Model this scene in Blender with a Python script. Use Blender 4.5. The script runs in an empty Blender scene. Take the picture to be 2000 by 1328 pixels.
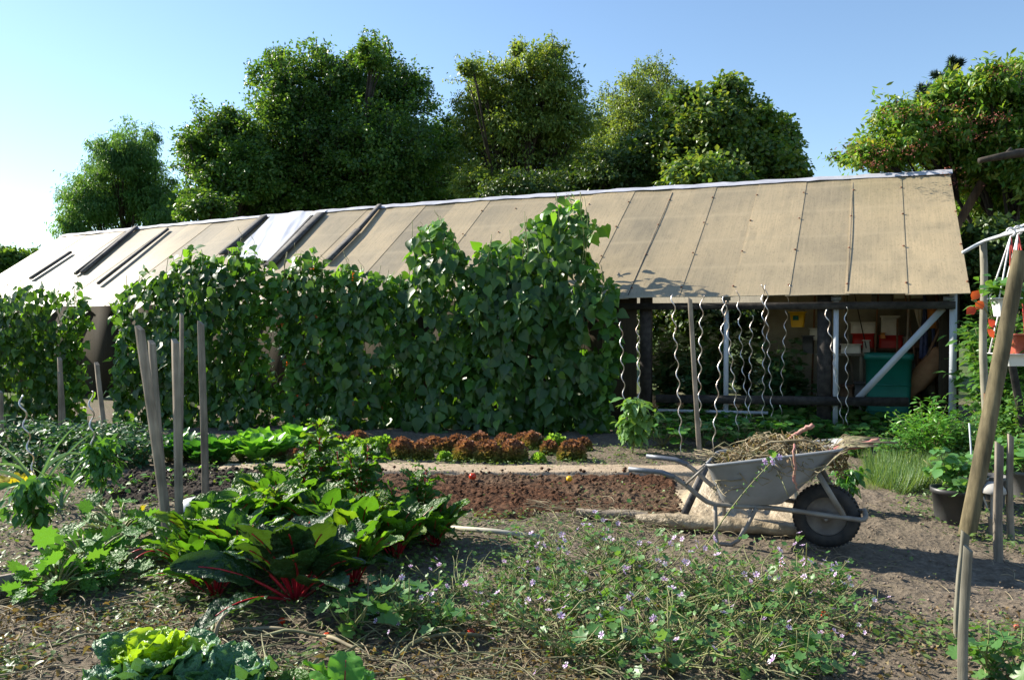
import bpy, math, random
import numpy as np
from mathutils import Vector, Matrix

R = math.radians
C = bpy.context.scene.collection
SC = bpy.context.scene

# ------------------------------------------------------------------ camera, light
EYE = 1.40
FPX = 1525.0
PITCH = R(1.05)
cam = bpy.data.cameras.new('camera')
cam.sensor_width = 36.0
cam.lens = 36.0 * FPX / 2000.0
cam.clip_end = 6000
camo = bpy.data.objects.new('camera', cam)
camo.location = (0, 0, EYE)
camo.rotation_euler = (R(90) - PITCH, 0, 0)
C.objects.link(camo)
SC.camera = camo

SUN_AZ = (-0.885, 0.465)
SUN_EL = R(33)
_n = math.hypot(*SUN_AZ)
SUN = Vector((SUN_AZ[0] / _n * math.cos(SUN_EL), SUN_AZ[1] / _n * math.cos(SUN_EL), math.sin(SUN_EL)))
sun = bpy.data.lights.new('sun', 'SUN')
sun.energy = 5.0
sun.angle = R(0.53)
sun.color = (1.0, 0.93, 0.80)
suno = bpy.data.objects.new('sun', sun)
suno.rotation_euler = SUN.to_track_quat('Z', 'Y').to_euler()
suno.location = (-10, 5, 12)
C.objects.link(suno)

world = bpy.data.worlds.new('World')
SC.world = world
world.use_nodes = True
wn = world.node_tree
bg = wn.nodes['Background']
sky = wn.nodes.new('ShaderNodeTexSky')
sky.sky_type = 'NISHITA'
sky.sun_disc = False
sky.sun_elevation = SUN_EL
sky.sun_rotation = math.atan2(SUN.x, SUN.y)
sky.altitude = 100
sky.air_density = 1.15
sky.dust_density = 0.12
sky.ozone_density = 3.0
wn.links.new(sky.outputs[0], bg.inputs[0])
bg.inputs[1].default_value = 0.088
SC.view_settings.view_transform = 'Standard'
SC.view_settings.look = 'None'
SC.view_settings.gamma = 1.0
SC.view_settings.exposure = 1.22
SC.render.engine = 'CYCLES'
SC.cycles.max_bounces = 8
SC.cycles.transparent_max_bounces = 8

# ------------------------------------------------------------------ placing helpers
def ray(px, py):
    dx = (px - 1000.0) / FPX
    dz = (664.0 - py) / FPX
    return Vector((dx, math.cos(PITCH) + dz * math.sin(PITCH), -math.sin(PITCH) + dz * math.cos(PITCH)))

def at(px, py, Y):
    r = ray(px, py)
    return Vector((0, 0, EYE)) + r * (Y / r.y)

def gp(px, py, z=0.0):
    r = ray(px, py)
    return Vector((0, 0, EYE)) + r * ((z - EYE) / r.z)

def on_plane(px, py, O, Nv):
    r = ray(px, py)
    E = Vector((0, 0, EYE))
    return E + r * ((Vector(O) - E).dot(Vector(Nv)) / r.dot(Vector(Nv)))

# ------------------------------------------------------------------ numpy noise
def vnoise(x, y, seed=0):
    x = np.asarray(x, float); y = np.asarray(y, float)
    xi = np.floor(x).astype(np.int64); yi = np.floor(y).astype(np.int64)
    xf = x - xi; yf = y - yi
    u = xf * xf * (3 - 2 * xf); v = yf * yf * (3 - 2 * yf)
    def h(a, b):
        n = (a * 374761393 + b * 668265263 + seed * 1442695041) & 0xffffffff
        n = ((n ^ (n >> 13)) * 1274126177) & 0xffffffff
        return ((n ^ (n >> 16)) & 0xffff) / 65535.0
    a = h(xi, yi); b = h(xi + 1, yi); c = h(xi, yi + 1); d = h(xi + 1, yi + 1)
    return (a * (1 - u) + b * u) * (1 - v) + (c * (1 - u) + d * u) * v

def fbm(x, y, oct=4, seed=0):
    s = 0; a = 0.5; f = 1.0
    for o in range(oct):
        s = s + a * (vnoise(x * f, y * f, seed + o * 17) - 0.5); a *= 0.5; f *= 2.03
    return s

def gz(x, y):
    return 0.06 * fbm(np.asarray(x) * 0.7, np.asarray(y) * 0.7, 2, 5)

# ------------------------------------------------------------------ mesh builder
def unit(a):
    a = np.asarray(a, float)
    return a / np.maximum(np.linalg.norm(a, axis=-1, keepdims=True), 1e-9)

class MB:
    def __init__(self):
        self.V = []; self.L = []; self.N = []; self.T = []; self.M = []; self.nv = 0
    def arr(self, V, L, N, T=None, mi=0):
        V = np.asarray(V, float).reshape(-1, 3)
        self.V.append(V); self.L.append(np.asarray(L, np.int64) + self.nv); self.N.append(np.asarray(N, np.int64))
        self.T.append(np.zeros(len(V)) if T is None else np.asarray(T, float).ravel())
        self.M.append(np.full(len(N), mi)); self.nv += len(V)
        return self
    def add(self, V, F, T=None, mi=0):
        return self.arr(V, [i for f in F for i in f], [len(f) for f in F], T, mi)
    def leaves(self, tm, P, Nr, Tp, S, mi=0):
        Vt, F = tm
        Vt = np.asarray(Vt, float)
        P = np.asarray(P, float).reshape(-1, 3); n = len(P)
        if n == 0: return self
        Tp = unit(np.broadcast_to(Tp, (n, 3))); Nr = np.broadcast_to(Nr, (n, 3))
        sd = unit(np.cross(Tp, Nr)); nr = np.cross(sd, Tp)
        S = np.broadcast_to(np.asarray(S, float), (n,))
        V = P[:, None, :] + S[:, None, None] * (Vt[None, :, 0:1] * sd[:, None] + Vt[None, :, 1:2] * Tp[:, None] + Vt[None, :, 2:3] * nr[:, None])
        k = len(Vt)
        l = np.array([i for f in F for i in f]); nn = np.array([len(f) for f in F])
        L = (np.arange(n)[:, None] * k + l[None]).ravel()
        return self.arr(V, L, np.tile(nn, n), np.tile(Vt[:, 1], n), mi)
    def tube(self, pts, rad, seg=6, mi=0, cap=True, flat=None):
        pts = np.asarray([tuple(p) for p in pts], float); n = len(pts)
        rad = np.broadcast_to(np.asarray(rad, float), (n,))
        tg = unit(np.gradient(pts, axis=0)) if n > 2 else unit(np.repeat((pts[1] - pts[0])[None], n, 0))
        ref = np.array([0, 0, 1.0]) if abs(tg[0][2]) < 0.9 else np.array([1.0, 0, 0])
        a = unit(np.cross(tg[0], ref)); A = [a]
        for i in range(1, n):
            a = a - tg[i] * np.dot(a, tg[i]); a = a / max(np.linalg.norm(a), 1e-9); A.append(a)
        A = np.array(A); B = np.cross(tg, A)
        th = np.arange(seg) * 2 * math.pi / seg
        V = pts[:, None] + rad[:, None, None] * (np.cos(th)[None, :, None] * A[:, None] + np.sin(th)[None, :, None] * B[:, None])
        F = []
        for i in range(n - 1):
            for j in range(seg):
                k = (j + 1) % seg
                F.append((i * seg + j, i * seg + k, (i + 1) * seg + k, (i + 1) * seg + j))
        if cap:
            F.append(tuple(range(seg))[::-1]); F.append(tuple(range((n - 1) * seg, n * seg)))
        T = np.repeat(np.linspace(0, 1, n), seg)
        return self.add(V.reshape(-1, 3), F, T, mi)
    def box(self, c, s, M=None, mi=0):
        c = np.asarray(c, float); h = np.asarray(s, float) / 2
        V = np.array([[x, y, z] for x in (-1, 1) for y in (-1, 1) for z in (-1, 1)], float) * h
        if M is not None: V = V @ np.asarray(M, float).T
        F = [(0, 1, 3, 2), (4, 6, 7, 5), (0, 4, 5, 1), (2, 3, 7, 6), (0, 2, 6, 4), (1, 5, 7, 3)]
        return self.add(V + c, F, None, mi)
    def bar(self, a, b, w, d, up=(0, 0, 1), mi=0):
        a = np.asarray(tuple(a), float); b = np.asarray(tuple(b), float)
        t = unit(b - a); u = np.asarray(up, float)
        if abs(np.dot(t, u)) > .95: u = np.array([0, 1.0, 0])
        s = unit(np.cross(t, u)); v = np.cross(s, t)
        M = np.stack([s, t, v], 1)
        return self.box((a + b) / 2, (w, np.linalg.norm(b - a), d), M, mi)
    def lathe(self, prof, seg=24, c=(0, 0, 0), M=None, mi=0):
        th = np.arange(seg) * 2 * math.pi / seg
        V = np.array([[r * math.cos(t), r * math.sin(t), z] for r, z in prof for t in th])
        if M is not None: V = V @ np.asarray(M, float).T
        F = []
        for i in range(len(prof) - 1):
            for j in range(seg):
                k = (j + 1) % seg
                F.append((i * seg + j, i * seg + k, (i + 1) * seg + k, (i + 1) * seg + j))
        return self.add(V + np.asarray(c, float), F, None, mi)
    def grid(self, V, nu, nv, T=None, mi=0, closed=False):
        F = []
        for i in range(nu - 1):
            for j in range(nv if closed else nv - 1):
                k = (j + 1) % nv
                F.append((i * nv + j, i * nv + k, (i + 1) * nv + k, (i + 1) * nv + j))
        return self.add(np.asarray(V).reshape(-1, 3), F, T, mi)
    def mesh(self, name, mats, smooth=False):
        me = bpy.data.meshes.new(name)
        V = np.concatenate(self.V); L = np.concatenate(self.L); N = np.concatenate(self.N)
        me.vertices.add(len(V)); me.vertices.foreach_set('co', V.astype(np.float32).ravel())
        me.loops.add(len(L)); me.loops.foreach_set('vertex_index', L.astype(np.int32))
        st = np.concatenate([[0], np.cumsum(N)[:-1]])
        me.polygons.add(len(N)); me.polygons.foreach_set('loop_start', st.astype(np.int32))
        if smooth: me.polygons.foreach_set('use_smooth', np.ones(len(N), bool))
        me.polygons.foreach_set('material_index', np.concatenate(self.M).astype(np.int32))
        a = me.attributes.new('tip', 'FLOAT', 'POINT')
        a.data.foreach_set('value', np.concatenate(self.T).astype(np.float32))
        if not isinstance(mats, (list, tuple)): mats = [mats]
        for m in mats: me.materials.append(m)
        me.update(calc_edges=True); me.validate()
        return me
    def build(self, name, mats, parent=None, loc=(0, 0, 0), smooth=False):
        return link(name, self.mesh(name, mats, smooth), parent, loc)

def link(name, me, parent=None, loc=(0, 0, 0)):
    o = bpy.data.objects.new(name, me); C.objects.link(o)
    o.location = loc
    if parent is not None: o.parent = parent
    return o

def tag(o, label, cat, group=None, kind=None):
    if label: o['label'] = label
    if cat: o['category'] = cat
    if group: o['group'] = group
    if kind: o['kind'] = kind
    return o

def thing(name, label, cat, loc=(0, 0, 0), rz=0.0, group=None, s=1.0):
    o = bpy.data.objects.new(name, None); C.objects.link(o)
    o.empty_display_size = 0.1
    o.location = loc; o.rotation_euler = (0, 0, rz); o.scale = (s, s, s)
    return tag(o, label, cat, group)

def struct(o):
    o['kind'] = 'structure'; return o

def plant(kind, parts, p, rz, s, label, cat, group=None, z0=None, tilt=(0, 0)):
    """a plant thing from shared part meshes: parts = [(part name, mesh)]"""
    z = float(gz(p[0], p[1])) if z0 is None else z0
    if len(parts) == 1:
        o = link(kind, parts[0][1]); o.location = (p[0], p[1], z); o.rotation_euler = (tilt[0], tilt[1], rz); o.scale = (s, s, s)
        return tag(o, label, cat, group)
    t = thing(kind, label, cat, (p[0], p[1], z), rz, group, s)
    t.rotation_euler = (tilt[0], tilt[1], rz)
    for nm, me in parts: link(nm, me, t)
    return t

# ------------------------------------------------------------------ materials
def newmat(name):
    m = bpy.data.materials.new(name); m.use_nodes = True
    nt = m.node_tree
    return m, nt, nt.nodes['Principled BSDF']

def nd(nt, typ, ins=None, **kw):
    n = nt.nodes.new(typ)
    for k, v in kw.items(): setattr(n, k, v)
    for k, v in (ins or {}).items():
        if hasattr(v, 'is_linked') or hasattr(v, 'links'): nt.links.new(v, n.inputs[k])
        else: n.inputs[k].default_value = v
    return n

def ramp(nt, fac, stops):
    n = nt.nodes.new('ShaderNodeValToRGB'); nt.links.new(fac, n.inputs[0])
    e = n.color_ramp.elements
    while len(e) < len(stops): e.new(0.5)
    for el, (p, c) in zip(e, stops):
        el.position = p; el.color = (*c, 1)
    return n.outputs[0]

def objco(nt, scale=(1, 1, 1)):
    tc = nt.nodes.new('ShaderNodeTexCoord')
    mp = nd(nt, 'ShaderNodeMapping', {'Vector': tc.outputs['Object'], 'Scale': scale})
    return mp.outputs[0]

def noise_(nt, co, scale, detail=4, rough=.55):
    return nd(nt, 'ShaderNodeTexNoise', {'Vector': co, 'Scale': scale, 'Detail': detail, 'Roughness': rough}).outputs['Fac']

def bump(nt, b, h, dist, strength=1.0):
    n = nd(nt, 'ShaderNodeBump', {'Height': h, 'Distance': dist, 'Strength': strength})
    nt.links.new(n.outputs[0], b.inputs['Normal'])

def mathn(nt, op, a, b=0.0, clamp=False):
    n = nt.nodes.new('ShaderNodeMath'); n.operation = op; n.use_clamp = clamp
    for i, v in enumerate((a, b)):
        if isinstance(v, (int, float)): n.inputs[i].default_value = v
        else: nt.links.new(v, n.inputs[i])
    return n.outputs[0]

def mixc(nt, fac, a, b, mode='MIX'):
    n = nt.nodes.new('ShaderNodeMix'); n.data_type = 'RGBA'; n.blend_type = mode
    for i, v in ((0, fac), (6, a), (7, b)):
        if isinstance(v, (int, float)): n.inputs[i].default_value = v
        elif isinstance(v, tuple): n.inputs[i].default_value = (*v, 1) if len(v) == 3 else v
        else: nt.links.new(v, n.inputs[i])
    return n.outputs[2]

def leafmat(name, cols, trans=.35, rough=.42, spec=.5, tipramp=None, tcol=(1.9, 1.7, .6), nscale=None, crink=None):
    """leaf: colour varies from leaf to leaf, part of the light comes through"""
    m, nt, b = newmat(name)
    g = nt.nodes.new('ShaderNodeNewGeometry')
    n = len(cols)
    col = ramp(nt, g.outputs['Random Per Island'], [(i / max(n - 1, 1), c) for i, c in enumerate(cols)])
    if nscale:
        f = noise_(nt, objco(nt), nscale, 3)
        f2 = ramp(nt, f, [(.35, (.75, .78, .72)), (.65, (1.25, 1.2, 1.1))])
        col = mixc(nt, 1.0, col, f2, 'MULTIPLY')
    if tipramp:
        at_ = nd(nt, 'ShaderNodeAttribute', attribute_name='tip')
        tr = ramp(nt, at_.outputs['Fac'], tipramp)
        col = mixc(nt, 1.0, col, tr, 'MULTIPLY')
    nt.links.new(col, b.inputs['Base Color'])
    b.inputs['Roughness'].default_value = rough
    b.inputs['Specular IOR Level'].default_value = spec
    if crink:
        bump(nt, b, noise_(nt, objco(nt), crink * .7, 3, .5), .03, 1.0)
    if trans > 0:
        tc = mixc(nt, 1.0, col, tcol, 'MULTIPLY')
        t = nd(nt, 'ShaderNodeBsdfTranslucent', {'Color': tc})
        mx = nd(nt, 'ShaderNodeMixShader', {0: trans, 1: b.outputs[0], 2: t.outputs[0]})
        nt.links.new(mx.outputs[0], nt.nodes['Material Output'].inputs[0])
    return m

def woodmat(name, c1, c2, sc=(30, 30, 2.2), rough=.8, dark=.55):
    m, nt, b = newmat(name)
    co = objco(nt, sc)
    f = noise_(nt, co, 1.0, 6, .65)
    col = ramp(nt, f, [(.3, c1), (.68, c2)])
    f2 = noise_(nt, objco(nt), 3.0, 3)
    col = mixc(nt, 1.0, col, ramp(nt, f2, [(.35, (dark,) * 3), (.6, (1.05,) * 3)]), 'MULTIPLY')
    oi = nt.nodes.new('ShaderNodeObjectInfo')
    col = mixc(nt, 1.0, col, ramp(nt, oi.outputs['Random'], [(0, (.8, .8, .8)), (1, (1.15, 1.12, 1.08))]), 'MULTIPLY')
    nt.links.new(col, b.inputs['Base Color'])
    b.inputs['Roughness'].default_value = rough
    b.inputs['Specular IOR Level'].default_value = .25
    bump(nt, b, f, .004, .8)
    return m

def plainmat(name, c, rough=.6, metal=0.0, var=.25, nsc=6.0, spec=.4, bmp=0.0, c2=None):
    m, nt, b = newmat(name)
    f = noise_(nt, objco(nt), nsc, 5)
    cc = c2 or tuple(x * (1 - var) for x in c)
    nt.links.new(ramp(nt, f, [(.35, cc), (.65, c)]), b.inputs['Base Color'])
    b.inputs['Roughness'].default_value = rough
    b.inputs['Metallic'].default_value = metal
    b.inputs['Specular IOR Level'].default_value = spec
    if bmp: bump(nt, b, f, bmp)
    return m

M = {}
M['bean'] = leafmat('bean_leaf', [(.026, .075, .015), (.042, .11, .02), (.064, .15, .027), (.05, .12, .022)], .40, .38, .5, tcol=(2.2, 1.9, .5))
M['bean_sunlit'] = leafmat('sunlit_bean_leaf', [(.07, .19, .03), (.10, .24, .035), (.14, .28, .05)], .45, .38, .5, tcol=(2.0, 1.8, .5))  # brighter leaf colour stands in for sunlight on the vine tops and edges
M['maple'] = leafmat('maple_leaf', [(.036, .102, .024), (.058, .14, .03), (.115, .2, .042), (.045, .118, .028)], .44, .42, .45, nscale=.35)
M['cherry'] = leafmat('cherry_leaf', [(.075, .145, .038), (.11, .185, .045), (.19, .245, .055), (.09, .16, .045)], .46, .42, .45, nscale=.35)
M['birch'] = leafmat('birch_leaf', [(.095, .165, .055), (.125, .19, .06), (.16, .21, .055)], .48, .42, .45, nscale=.35)
M['linden'] = leafmat('linden_leaf', [(.05, .12, .03), (.078, .155, .036), (.17, .22, .05), (.058, .128, .03)], .44, .40, .5, nscale=.4)
M['willow'] = leafmat('willow_leaf', [(.06, .16, .05), (.085, .19, .06), (.11, .21, .06)], .46, .45, .4, nscale=.4)
M['elder'] = leafmat('elder_leaf', [(.06, .17, .035), (.095, .21, .04), (.17, .25, .042), (.08, .18, .035), (.2, .22, .05)], .46, .40, .45, nscale=.6)
M['pine'] = leafmat('pine_needle', [(.03, .06, .045), (.045, .08, .05)], .1, .5, .3)
M['darkhedge'] = leafmat('hedge_leaf', [(.03, .07, .018), (.05, .10, .025), (.08, .12, .03)], .3, .42, .4, nscale=.8)
M['shrub'] = leafmat('elder_shrub_leaf', [(.06, .17, .035), (.09, .21, .045), (.11, .23, .05)], .36, .36, .5)
M['chard'] = leafmat('chard_leaf', [(.04, .11, .022), (.06, .15, .026), (.085, .19, .03), (.13, .21, .03)], .46, .38, .42, tcol=(1.9, 1.9, .4), crink=55)
M['chard_dark'] = leafmat('dark_chard_leaf', [(.018, .052, .02), (.026, .068, .024), (.036, .085, .028)], .26, .44, .4, tcol=(2.6, 2.2, .4), crink=45)
M['red_stalk'] = plainmat('red_stalk', (.46, .018, .025), .4, var=.4, nsc=14, spec=.4, c2=(.26, .008, .018))
M['pink_stalk'] = plainmat('pink_stalk', (.40, .13, .13), .5, var=.4, nsc=16, c2=(.30, .19, .13))
M['lollo'] = leafmat('red_lettuce_leaf', [(.52, .44, .34), (.62, .52, .40), (.56, .52, .34)], .28, .5, .35, tcol=(1.4, 1.15, .6),
                     tipramp=[(0, (.25, .50, .12)), (.45, (.42, .46, .18)), (.72, (.46, .31, .22)), (1, (.42, .235, .2))])
M['lollo_green'] = leafmat('green_lettuce_leaf', [(.14, .30, .04), (.20, .38, .05), (.25, .42, .07)], .38, .4, .45)
M['cos'] = leafmat('broad_lettuce_leaf', [(.08, .24, .03), (.11, .30, .04), (.15, .36, .05)], .38, .36, .5)
M['spinach'] = leafmat('spinach_leaf', [(.03, .13, .025), (.045, .17, .03), (.06, .2, .035)], .34, .34, .5)
M['savoy'] = leafmat('savoy_outer_leaf', [(.05, .15, .075), (.07, .18, .09), (.08, .2, .08)], .2, .42, .5, crink=60)
M['savoy_heart'] = leafmat('savoy_heart_leaf', [(.20, .36, .025), (.25, .42, .03), (.3, .46, .05)], .32, .4, .5, crink=60)
M['pepper'] = leafmat('pepper_leaf', [(.05, .15, .03), (.07, .19, .035), (.09, .22, .04)], .35, .32, .5)
M['pepper_pale'] = leafmat('pale_pepper_leaf', [(.10, .22, .06), (.14, .28, .08), (.18, .32, .1)], .32, .32, .55)
M['strawberry'] = leafmat('strawberry_leaf', [(.05, .16, .035), (.075, .21, .04), (.11, .28, .05)], .38, .38, .5)
M['mallow'] = leafmat('mallow_leaf', [(.065, .17, .045), (.09, .21, .055), (.13, .26, .08), (.075, .17, .035)], .34, .42, .45)
M['petal'] = leafmat('mallow_petal', [(.70, .58, .76), (.76, .66, .82), (.82, .74, .86)], .35, .5, .3, tcol=(1.2, 1.1, 1.2),
                     tipramp=[(0, (.5, .22, .6)), (.4, (.78, .6, .84)), (.8, (1, 1, 1))])
M['stem'] = plainmat('green_stem', (.16, .2, .06), .55, var=.4, nsc=20, c2=(.2, .17, .07))
M['drystem'] = plainmat('dry_stem', (.31, .26, .16), .75, var=.4, nsc=12, c2=(.15, .115, .065))
M['vine_dead'] = plainmat('wilted_stem', (.22, .23, .11), .7, var=.4, nsc=10, c2=(.12, .10, .05))
M['dryleaf'] = leafmat('withered_leaf', [(.10, .065, .035), (.17, .12, .065), (.24, .19, .10), (.11, .11, .05)], .2, .7, .2)
M['zucchini'] = leafmat('zucchini_leaf', [(.06, .18, .035), (.08, .22, .04), (.11, .26, .045)], .36, .48, .35, crink=60)
M['zuc_white'] = leafmat('frosted_zucchini_leaf', [(.22, .30, .2), (.30, .36, .26)], .25, .55, .3)
M['yellow_leaf'] = leafmat('yellowed_leaf', [(.45, .40, .03), (.5, .46, .05)], .4, .45, .3, tcol=(1.3, 1.2, .5))
M['leek'] = leafmat('leek_leaf', [(.11, .22, .14), (.15, .27, .18), (.12, .25, .13)], .2, .42, .5)
M['potato'] = leafmat('bushy_leaf', [(.03, .095, .045), (.045, .125, .055), (.06, .15, .06)], .3, .5, .25)
M['brassica'] = leafmat('brassica_leaf', [(.07, .15, .11), (.10, .19, .13)], .15, .45, .45)
M['marigold'] = leafmat('marigold_leaf', [(.07, .21, .03), (.10, .27, .04), (.14, .33, .055)], .36, .36, .5)
M['basil'] = leafmat('basil_leaf', [(.08, .21, .06), (.11, .26, .075), (.15, .3, .1)], .32, .36, .5)
M['grassy'] = leafmat('feathery_grass', [(.09, .18, .06), (.12, .22, .08), (.17, .24, .09)], .35, .45, .4)
M['lawn'] = leafmat('short_grass', [(.13, .24, .05), (.18, .28, .06), (.24, .28, .09)], .35, .5, .3)
M['weed'] = leafmat('weed_leaf', [(.06, .13, .03), (.10, .18, .04), (.15, .21, .07), (.09, .15, .05)], .3, .45, .4)
M['tomato_leaf'] = leafmat('tomato_leaf', [(.04, .11, .05), (.055, .14, .055), (.075, .17, .06)], .28, .45, .4)
M['redleaf'] = leafmat('orange_red_leaf', [(.55, .07, .02), (.62, .12, .02), (.5, .05, .02)], .4, .4, .4, tcol=(1.4, 1.2, .6))
M['berry'] = leafmat('elder_umbel', [(.22, .07, .06), (.28, .1, .08), (.16, .05, .05)], .2, .6, .2)
M['bark'] = woodmat('bark', (.022, .018, .015), (.075, .062, .05), (9, 9, 1.5))
M['pole'] = plainmat('pale_round_pole', (.45, .42, .35), .7, 0, .3, 5)
M['stake'] = woodmat('weathered_stake', (.16, .135, .105), (.36, .31, .25))
M['stake_pale'] = woodmat('pale_weathered_stake', (.17, .16, .12), (.36, .335, .265))
M['darkwood'] = woodmat('dark_creosoted_wood', (.018, .016, .015), (.075, .066, .06), (14, 14, 14))
M['greyplank'] = woodmat('grey_plank', (.05, .048, .048), (.17, .16, .155), (22, 22, 22))
M['log'] = woodmat('round_log_wood', (.085, .07, .036), (.25, .205, .115), (26, 26, 1.6), dark=.6)
M['brownwood'] = woodmat('brown_wood', (.11, .06, .035), (.25, .15, .09), (20, 20, 2))
M['zinc'] = plainmat('galvanised_steel', (.16, .175, .20), .5, .5, .25, 25)
M['spiral'] = plainmat('spiral_steel', (.80, .78, .75), .32, .75, .5, 9, c2=(.42, .30, .22))
M['barrow'] = plainmat('galvanised_tray', (.30, .312, .325), .6, .2, .3, 4, c2=(.20, .203, .205), bmp=.004)
M['barrow_frame'] = plainmat('dusty_steel_tube', (.25, .235, .21), .6, .2, .3, 9, c2=(.17, .145, .12))
M['rubber'] = plainmat('tyre_rubber', (.02, .02, .022), .75, 0, .3, 18, .3, c2=(.05, .045, .04))
M['rim'] = plainmat('dusty_wheel_rim', (.20, .17, .14), .7, .1, .4, 12, c2=(.12, .10, .085))
M['white'] = plainmat('white_paint', (.46, .49, .53), .5, 0, .15, 5)
M['whiteplastic'] = plainmat('white_plastic', (.75, .75, .72), .35, 0, .1, 4, .5)
M['styro'] = plainmat('off_white_foam', (.75, .71, .62), .8, 0, .2, 6)
M['redplastic'] = plainmat('red_plastic', (.55, .03, .02), .45, 0, .2, 6)
M['terracotta'] = plainmat('red_brown_pot', (.45, .10, .06), .5, 0, .25, 6)
M['greenplastic'] = plainmat('green_plastic', (.01, .17, .13), .5, 0, .25, 4)
M['yellowplastic'] = plainmat('yellow_plastic', (.85, .48, .01), .45, 0, .15, 6)
M['orange'] = plainmat('orange_board', (.75, .28, .06), .6, 0, .2, 5)
M['bluecloth'] = plainmat('blue_cloth', (.10, .12, .24), .9, 0, .5, 14)
M['browncloth'] = plainmat('brown_cloth', (.36, .20, .10), .9, 0, .3, 7)
M['beigecloth'] = plainmat('beige_cloth', (.5, .42, .32), .9, 0, .3, 7)
M['blackplastic'] = plainmat('black_plastic', (.035, .035, .037), .45, 0, .4, 7, .5, c2=(.06, .06, .06))
M['greypot'] = plainmat('grey_pot', (.12, .12, .12), .5, 0, .3, 6)
M['tarp'] = plainmat('beige_tarp', (.38, .31, .21), .5, 0, .3, 14, .4, bmp=.03, c2=(.25, .195, .125))
M['tomato'] = plainmat('tomato_skin', (.65, .05, .015), .25, 0, .2, 6, .5)
M['greentomato'] = plainmat('green_tomato_skin', (.2, .32, .06), .3, 0, .2, 6, .5)
M['sheet'] = plainmat('white_sheeting', (.55, .56, .62), .7, 0, .12, 2, .2)
M['ridgecap'] = None
M['mushroom'] = plainmat('grey_cast_stone', (.42, .40, .37), .8, 0, .3, 14)
M['cord'] = plainmat('white_cord', (.75, .72, .72), .7, 0, .2, 30)
M['redcord'] = plainmat('red_cord', (.5, .06, .05), .7, 0, .5, 60)

# ------------------------------------------------------------------ ground
def soilmat(name, c1, c2, c3=None, bsc=38, bd=.012):
    m, nt, b = newmat(name)
    co = objco(nt)
    f1 = noise_(nt, co, .9, 4); f2 = noise_(nt, co, 14, 8, .7); f3 = noise_(nt, co, bsc, 6, .7)
    v = nd(nt, 'ShaderNodeTexVoronoi', {'Vector': co, 'Scale': bsc * .8})
    col = ramp(nt, f2, [(.32, c1), (.66, c2)])
    if c3: col = mixc(nt, ramp(nt, f1, [(.45, (0, 0, 0)), (.62, (.8, .8, .8))]), col, c3)
    col = mixc(nt, 1.0, col, ramp(nt, f3, [(.3, (.55, .55, .55)), (.62, (1.2, 1.18, 1.15))]), 'MULTIPLY')
    nt.links.new(col, b.inputs['Base Color'])
    b.inputs['Roughness'].default_value = .95
    b.inputs['Specular IOR Level'].default_value = .15
    h = mathn(nt, 'ADD', f3, mathn(nt, 'MULTIPLY', v.outputs['Distance'], .7))
    bump(nt, b, h, bd, 1.0)
    return m

M['soil'] = soilmat('garden_soil', (.092, .073, .053), (.203, .168, .130), (.145, .121, .09))
M['compost'] = soilmat('red_brown_compost', (.035, .017, .009), (.12, .056, .03), (.125, .085, .056), 30, .02)
M['black_soil'] = soilmat('dark_tilled_soil', (.02, .016, .013), (.065, .052, .043), None, 26, .02)
M['sand'] = soilmat('trodden_sandy_path', (.30, .23, .16), (.42, .34, .25), None, 60, .004)
nt = M['soil'].node_tree; bs = nt.nodes['Principled BSDF']                       # grassy ground beyond the beds
old = bs.inputs['Base Color'].links[0].from_socket
tc = nt.nodes.new('ShaderNodeTexCoord'); ln = nd(nt, 'ShaderNodeVectorMath', {0: tc.outputs['Object']}, operation='LENGTH')
gn = noise_(nt, objco(nt), .8, 4)
far = mathn(nt, 'MULTIPLY', mathn(nt, 'SUBTRACT', mathn(nt, 'ADD', ln.outputs['Value'], mathn(nt, 'MULTIPLY', gn, 6.0)), 18.0), .3, clamp=True)
nt.links.new(mixc(nt, far, old, ramp(nt, noise_(nt, objco(nt), 6.0, 5), [(.35, (.045, .075, .02)), (.65, (.10, .13, .04))])), bs.inputs['Base Color'])
M['clod'] = soilmat('soil_clods', (.12, .09, .066), (.26, .21, .165), None, 60, .004)

xs = np.concatenate([[-3000, -900, -300, -120, -60, -35, -22, -15, -11, -8.5], np.arange(-7.4, -3.6, .09), np.arange(-3.6, 4.3, .03), np.arange(4.3, 8.5, .09), [9.5, 12, 16, 24, 40, 70, 140, 400, 1000, 3000]])
ys = np.concatenate([[-800, -60, -12, -3, 0, 1.2, 1.9, 2.3], np.arange(2.55, 7.6, .03), np.arange(7.6, 11, .06), np.arange(11, 14, .25), [15, 17, 20, 26, 40, 70, 150, 400, 1200, 4000]])
X, Y = np.meshgrid(xs, ys)
near = np.clip((13 - Y) / 2, 0, 1) * np.clip((9 - np.abs(X)) / 1.5, 0, 1) * np.clip(Y - 1.0, 0, 1)
Z = gz(X, Y) * near + near * (.05 * fbm(X * 4, Y * 4, 3, 9) + .05 * np.maximum(fbm(X * 13, Y * 13, 3, 3), -.1))
mb = MB(); mb.grid(np.stack([X, Y, Z], -1), len(ys), len(xs))
g = mb.build('ground', M['soil'], smooth=True); struct(g)

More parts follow.
